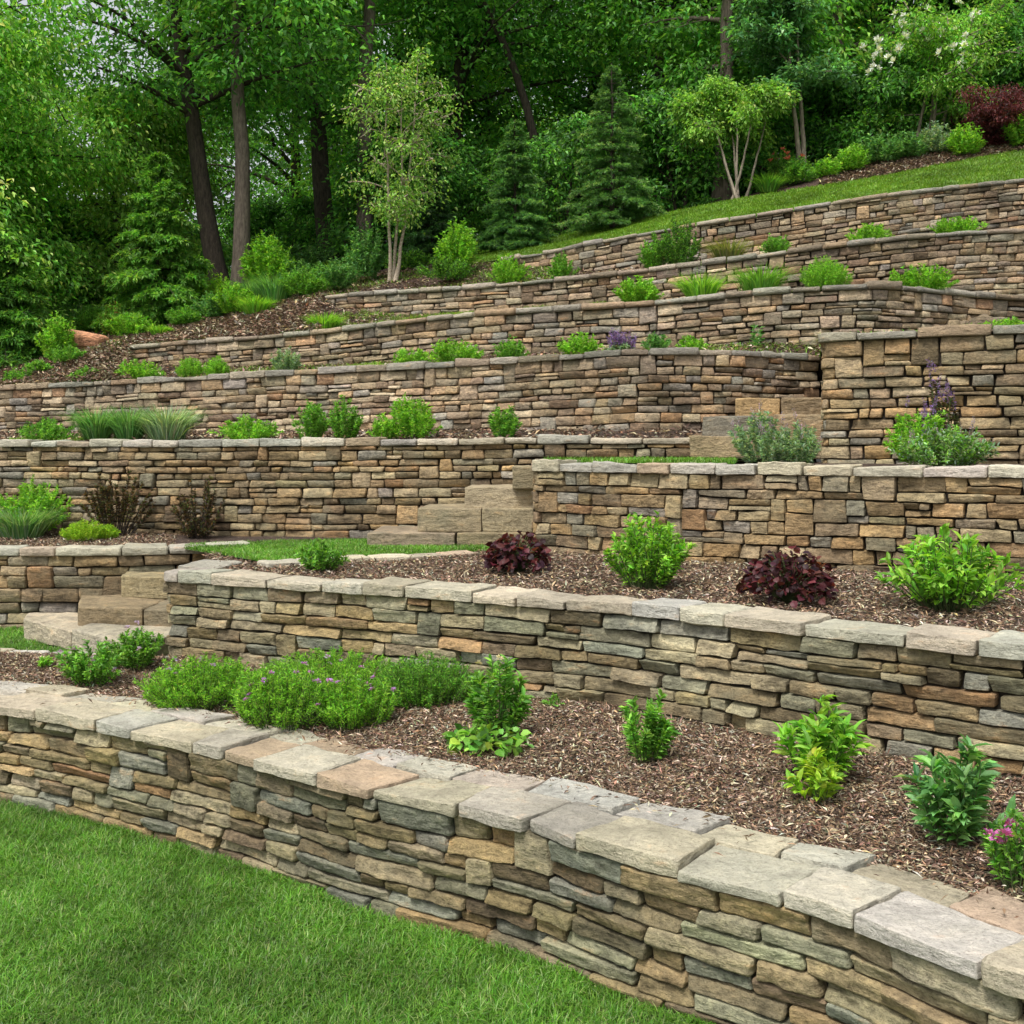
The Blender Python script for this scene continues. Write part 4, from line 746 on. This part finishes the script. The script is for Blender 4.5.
# ------------------------------------------------------------------ trees
def bez3(a, b, c, n): t = np.linspace(0, 1, n)[:, None]; return (1-t)**2*a+2*t*(1-t)*b+t*t*c
def deciduous(seed, H=15, R=4, r0=.25, first=.2, nb=26, cols=G1, leaf=.17, nclus=12, nleaf=64, lean=(0, 0), mat=M_BARK, multi=1, droop=.3, ffl=(.85, .24), top=1.0, spreadm=.5):
    r = np.random.RandomState(seed); lines = []; P = []; 
    for mi in range(multi):
        base = np.zeros(3) if multi == 1 else np.array([r.normal()*.12, r.normal()*.12, 0]); tip = np.array([lean[0]+(r.normal()*R*spreadm if multi > 1 else 0), lean[1]+(r.normal()*R*spreadm*.7 if multi > 1 else 0), H*r.uniform(.85, 1)*top])
        n = 14; t = np.linspace(0, 1, n)[:, None]; pts = base*(1-t)+tip*t; wob = np.cumsum(r.normal(size=(n, 2))*.012*H*.5, axis=0); pts[:, :2] += (wob-wob[0])*np.minimum(t*2, 1)
        if multi > 1: pts[:, :2] = base[:2]*(1-t**.8)+tip[:2]*t**.8+(wob-wob[0])*.6
        rad = r0*(1-.82*t[:, 0])*(1+.5*np.exp(-t[:, 0]*28)); lines.append((pts, rad))
        for b in range(nb//multi):
            u = first+(1-first)*((b+r.rand())/(nb//multi)); i = u*(n-1); i0 = int(min(i, n-2)); s = pts[i0]+(pts[i0+1]-pts[i0])*(i-i0); rr_ = np.interp(u, t[:, 0], rad)
            v = (u-first)/(1-first); prof = (math.sin(min(1, v*.95+.12)*PI)**.6)*R*r.uniform(.7, 1.1); a = r.rand()*2*PI if multi == 1 else math.atan2(s[1], s[0])+r.normal()*1.2
            rise = prof*r.uniform(.15, .75)*(1 if v > .25 else .4); e = s+np.array([math.cos(a)*prof, math.sin(a)*prof, rise]); m = s+np.array([math.cos(a)*prof*.45, math.sin(a)*prof*.45, rise*.75+.1*prof])+r.normal(size=3)*.06*prof
            bl = bez3(s, m, e, 7); lines.append((bl, np.linspace(rr_*.5, .012, 7)))
            for k in range(nclus):
                w_ = r.uniform(.25, 1.0); c = bl[min(6, int(w_*6.99))]; ln = prof*.32*r.uniform(.4, 1.2); d = unit(r.normal(size=3)*np.array([1, 1, .55])+np.array([math.cos(a), math.sin(a), .1])*.5); e2 = c+d*ln
                if k % 2 == 0: lines.append((np.array([c, (c+e2)/2+r.normal(size=3)*.04, e2]), [.018, .012, .006]))
                P.append(e2)
    P = np.array(P); n = len(P)*nleaf; cs = np.repeat(P, nleaf, 0); sz = np.repeat(r.uniform(.7, 1.3, len(P)), nleaf)[:, None]; off = r.normal(size=(n, 3))*np.array([ffl[0]*.62, ffl[0]*.62, ffl[1]*.62])*sz*(R/4)**.5
    off[:, 2] -= .25*np.hypot(off[:, 0], off[:, 1])*droop*2
    Q = cs+off; D = unit(off+1e-6)*np.array([1, 1, .3])+r.normal(size=(n, 3))*.45+np.array([0, 0, -droop]); U = np.array([0, 0, 1.])+r.normal(size=(n, 3))*.45
    tone = np.repeat(np.exp(r.normal(size=len(P))*.3), nleaf)[:, None]; C = np.clip(colvar(None, n, r, .2, cols)*tone, .004, .7); l = leaf*r.uniform(.6, 1.25, n)
    lv = leaf_arrays(Q, D, U, l, l*.52, C, .18, .3)
    tb = tubes(lines, 7)
    return meshdata('trunk', tb[0], tb[1], None, mat, True), meshdata('crown', lv[0], lv[1], lv[2], M_LEAF)
def conifer(seed, H, R, cols, needle=.075, nw=34, per=9, tw=11, drp=.25, mat=M_BARK, width=.2, tipc=None, low=.04, bare=0, nn=9):
    r = np.random.RandomState(seed); t = np.linspace(0, 1, 10)[:, None]; lines = [(np.concatenate([r.normal(size=(10, 2))*.01, t*H], 1), .035*H*(1-t[:, 0]*.93)*.45+.008)]; P, D, Cc = [], [], []
    for wv in range(nw):
        u = low+(1-low)*(wv/nw)**1.05; z = u*H; pr = R*(1-u)**.8*(.75+.25*math.sin(wv*1.7))
        for b in range(max(4, int(per*(1-.4*u)))):
            a = r.rand()*2*PI; L = pr*r.uniform(.7, 1.12)+.05; s = np.array([0, 0, z]); e = np.array([math.cos(a)*L, math.sin(a)*L, z+L*(.25*u-.0)-L*drp*.6]); m = np.array([math.cos(a)*L*.5, math.sin(a)*L*.5, z+L*.18*(1-drp)])
            bl = bez3(s, m, e, 7)
            if wv % 2 == 0: lines.append((bl, np.linspace(.012, .003, 7)))
            k = max(3, int(tw*L/R+3)); w_ = r.uniform(.25, 1, k); c = np.stack([np.interp(w_*6, range(7), bl[:, i]) for i in range(3)], -1); sd = np.where(r.rand(k) < .5, -1, 1)
            rad = np.array([math.cos(a), math.sin(a), 0]); lat = np.array([-math.sin(a), math.cos(a), 0]); td = unit(rad*.8+lat[None]*sd[:, None]*.8+np.array([0, 0, -drp])+r.normal(size=(k, 3))*.15); tl = L*.38*(1.15-w_)+needle*1.0
            q = r.rand(k, nn); pos = c[:, None]+td[:, None]*(tl[:, None]*q)[..., None]; dd = td[:, None]*.8+r.normal(size=(k, nn, 3))*.4; P.append(pos.reshape(-1, 3)); D.append(dd.reshape(-1, 3)); Cc.append(np.full(k*nn, np.exp(r.normal()*.2)))
    P = np.concatenate(P); D = np.concatenate(D); n = len(P); C = colvar(None, n, r, .2, cols)*np.concatenate(Cc)[:, None]
    if tipc is not None: rr_ = np.hypot(P[:, 0], P[:, 1])/(R*(1-P[:, 2]/H*.97)**.8+.05); f = (r.rand(n) < np.clip((rr_-.75)*2.5, 0, .7)); C[f] = colvar(tipc, f.sum(), r, .15)
    lv = leaf_arrays(P, D, np.array([0, 0, 1.])+r.normal(size=(n, 3))*.4, needle*r.uniform(.7, 1.3, n), needle*width, np.clip(C, .004, .6), .1, .15); tb = tubes(lines, 6)
    return meshdata('trunk', tb[0], tb[1], None, mat, True), meshdata('crown', lv[0], lv[1], lv[2], M_LEAF)
def place(name, label, data, px, Y, rz=0, s=1, group=None, cat='tree', z=None, sink=.1):
    t = empty(name, (X_(px, Y), Y, (zhill(px, Y) if z is None else z)-sink), rz); t.scale = (s, s, s); tagp(t, label, cat, group); obj('trunk', data[0], t); obj('crown', data[1], t); return t
TG = [(0.116, 0.32, 0.056), (0.154, 0.395, 0.066), (0.089, 0.242, 0.051), (0.217, 0.486, 0.089)]
TB = [(0.181, 0.43, 0.056), (0.25, 0.542, 0.079), (0.125, 0.317, 0.046), (0.338, 0.6, 0.113)]
TD = [(0.066, 0.176, 0.04), (0.092, 0.231, 0.048), (0.048, 0.132, 0.03)]
TY = [(0.215, 0.396, 0.066), (0.281, 0.495, 0.099), (0.149, 0.297, 0.05)]
d_leaning = deciduous(11, 16, 4.6, .24, .3, 40, TG, lean=(-2.2, 0))
d_straight = deciduous(12, 17, 3.6, .2, .42, 30, TB, mat=M_BARKG)
d_dense = deciduous(13, 15, 4.4, .24, .10, 36, TG)
d_dense2 = deciduous(14, 14, 4.2, .22, .08, 36, TD, leaf=.22)
d_bright = deciduous(15, 14, 4.3, .22, .10, 36, TB)
d_low = deciduous(16, 8.5, 3.0, .14, .04, 40, TB, nclus=14, nleaf=90, leaf=.125, droop=.5)
place('woodland_tree', 'broad bright leaved tree filling the left edge, its lowest boughs near the hillside', d_low, -45, 23.5, 1.0)
place('woodland_tree', 'large dark trunked tree leaning left with a long bare limb against the pale sky', d_leaning, 222, 26.2, .2)
place('woodland_tree', 'tree with a straight grey brown trunk in front of the dark leaning trunk', d_straight, 241, 25.4, 2.0)
place('woodland_tree', 'dark leaning trunk right of the bright shrub, sky glimpsed beside its foot', deciduous(17, 16, 4.4, .3, .32, 26, TG, lean=(-1.8, 1)), 332, 31, 0)
place('woodland_tree', 'straight slender tree rising behind the birch to the top edge', deciduous(18, 18, 3.4, .22, .55, 24, TG, mat=M_BARKG), 364, 28, 1)
place('woodland_tree', 'dark tree with a strongly leaning trunk above the left spruce', deciduous(19, 15, 4.4, .15, .42, 26, TG, lean=(-4.0, 0)), 572, 30.5, 0)
place('woodland_tree', 'bushy mid green tree crown over the right spruce', d_dense, 660, 34, .5)
place('woodland_tree', 'short brown trunked tree behind the multi stemmed small tree', deciduous(20, 13, 3.6, .22, .28, 26, TG, mat=M_BARKG), 722, 28, 0)
place('woodland_tree', 'brown trunked tree standing between the pine and the white blossomed tree', deciduous(21, 12, 3.2, .2, .26, 26, TB, mat=M_BARKG), 843, 29.5, 0)
place('woodland_tree', 'bright leaved tree behind the blossoms at the top right corner', d_bright, 1010, 31, 2.2, .9)
place('woodland_tree', 'yellowish green tree between the left edge tree and the drooping conifer', deciduous(22, 6.5, 2.1, .1, .05, 40, TY, nclus=12, leaf=.14, droop=.45), 118, 27.5, 0)
bgl = 'tall dark green tree of the dense woodland far behind the terraces'; bgg = 'woodland trees far behind the terraces'
rb = np.random.RandomState(8)
for i, (px, Y) in enumerate([(-330, 28), (-160, 32), (-60, 37), (300, 40), (205, 52), (400, 38), (455, 33), (500, 42), (590, 38), (640, 45), (700, 36), (770, 33), (800, 42), (880, 36), (940, 40), (985, 35), (1080, 33), (1200, 30), (1150, 42), (1330, 30), (-480, 33), (-250, 44), (350, 50), (460, 54), (560, 56), (680, 56), (840, 54), (960, 56), (50, 58), (1500, 32)]):
    place('woodland_tree', bgl, [d_dense, d_dense2, d_bright][(i*7) % 3], px, Y, rb.rand()*6, rb.uniform(.9, 1.15), bgg)
# understorey at the wood's edge
u_a = deciduous(30, 3.2, 1.5, .05, .03, 30, TD+TG, nclus=9, nleaf=50, leaf=.13, multi=3, ffl=(.5, .3)); ul = 'dark leafy understorey bush among the woodland trunks'
for i, (px, Y) in enumerate([(10, 27), (60, 28.5), (180, 31), (285, 33.5), (400, 29), (350, 36), (440, 28.5), (655, 29.5), (563, 28.6), (680, 28), (700, 30), (760, 29), (800, 29), (870, 28.5), (900, 29), (950, 29), (990, 29), (1060, 28), (-80, 26), (-200, 26)]):
    place('understorey_bush', ul, u_a, px, Y, rb.rand()*6, rb.uniform(.8, 1.25), 'understorey bushes among the woodland trunks', 'bush')
# specimen trees
place('birch_tree', 'three stemmed birch with pale bark and airy light green crown', deciduous(41, 4.85, .92, .038, .26, 44, TY+[(.34, .46, .16)], leaf=.085, nclus=9, nleaf=16, mat=M_BIRCH, multi=3, ffl=(.42, .34), droop=.4, spreadm=.5), 396, 23.6, .4)
sp1 = conifer(51, 2.9, .98, [(.10, .23, .07), (.13, .29, .085), (.075, .18, .055)], tipc=(.24, .42, .13), nn=34); place('spruce_tree', 'shorter dark green spruce, nearer the birch', sp1, 515, 24.9, 0, 1, 'spruces behind the sloping lawn')
sp2 = conifer(52, 3.65, 1.2, [(.11, .24, .07), (.15, .30, .085), (.085, .19, .06)], tipc=(.32, .48, .2), nn=34); place('spruce_tree', 'taller pointed spruce in the middle behind the sloping lawn', sp2, 612, 24.9, 0, 1, 'spruces behind the sloping lawn')
sp3 = conifer(53, 2.6, .8, [(.035, .09, .032), (.045, .11, .036)], nn=20); place('spruce_tree', 'small dark spruce half hidden behind the birch crown', sp3, 432, 26, 0, 1, 'spruces behind the sloping lawn')
hem = conifer(54, 3.7, 1.5, [(.14, .31, .05), (.18, .38, .06), (.1, .24, .04)], needle=.11, nw=36, per=11, tw=12, drp=.6, width=.3, tipc=(.28, .46, .08), nn=30); place('hemlock_tree', 'drooping feathery conifer on the left hillside above the mulch', hem, 158, 23.6, 0)
hem2 = conifer(55, 2.6, 1.3, [(.12, .28, .045), (.15, .34, .055), (.08, .2, .035)], needle=.12, nw=28, per=11, tw=12, drp=.7, width=.32, tipc=(.26, .42, .07), nn=28); place('hemlock_tree', 'drooping low bush like tree at the left edge on the hillside', hem2, 8, 21.8, 0)
place('small_tree', 'multi stemmed small tree with pale stems and flat topped light green crown', deciduous(61, 2.7, .86, .035, .6, 30, TY, leaf=.1, nclus=12, nleaf=44, mat=M_TWIG, multi=6, ffl=(.34, .34), spreadm=.6), 740, 25.2, 0)
pine = deciduous(62, 4.6, 1.25, .07, .45, 26, [(.1, .23, .09), (.13, .28, .11)], leaf=.13, nclus=7, nleaf=70, mat=M_TWIG, multi=2, ffl=(.34, .24), droop=.0, spreadm=.25)
place('pine_tree', 'soft needled pine with two thin leaning trunks right of the small tree', pine, 805, 26.2, 0)
dogw = deciduous(63, 3.5, 1.5, .05, .3, 34, TY+TB, leaf=.1, nclus=10, nleaf=40, mat=M_TWIG, multi=4, ffl=(.42, .24), spreadm=.4)
dg = place('blossom_tree', 'small tree dotted with white blossoms above the upper border', dogw, 925, 27.0, 0)
rr = np.random.RandomState(9)
for k in range(46):
    a = rr.rand()*2*PI; e = rr.uniform(-.1, .9); q = np.array([math.cos(a)*1.25*math.cos(e)-.35*(k % 2), -abs(math.sin(a))*1.35*math.cos(e)-.2, 2.1+1.2*math.sin(e)-.35*(k % 2)])+rr.normal(size=3)*.12
    o = obj('blossom', FL['blossom'], dg, tuple(q)); o.rotation_euler = (rr.rand()*1.2, rr.rand()*1.2, rr.rand()*6)
jm = deciduous(64, .95, .95, .05, .25, 36, [(.13, .03, .035), (.17, .045, .05), (.09, .024, .03)], leaf=.07, nclus=9, nleaf=44, multi=4, ffl=(.3, .14), droop=.5, spreadm=.45)
place('red_maple_tree', 'low domed dark red maple at the right edge', jm, 1014, 25.6, 0)
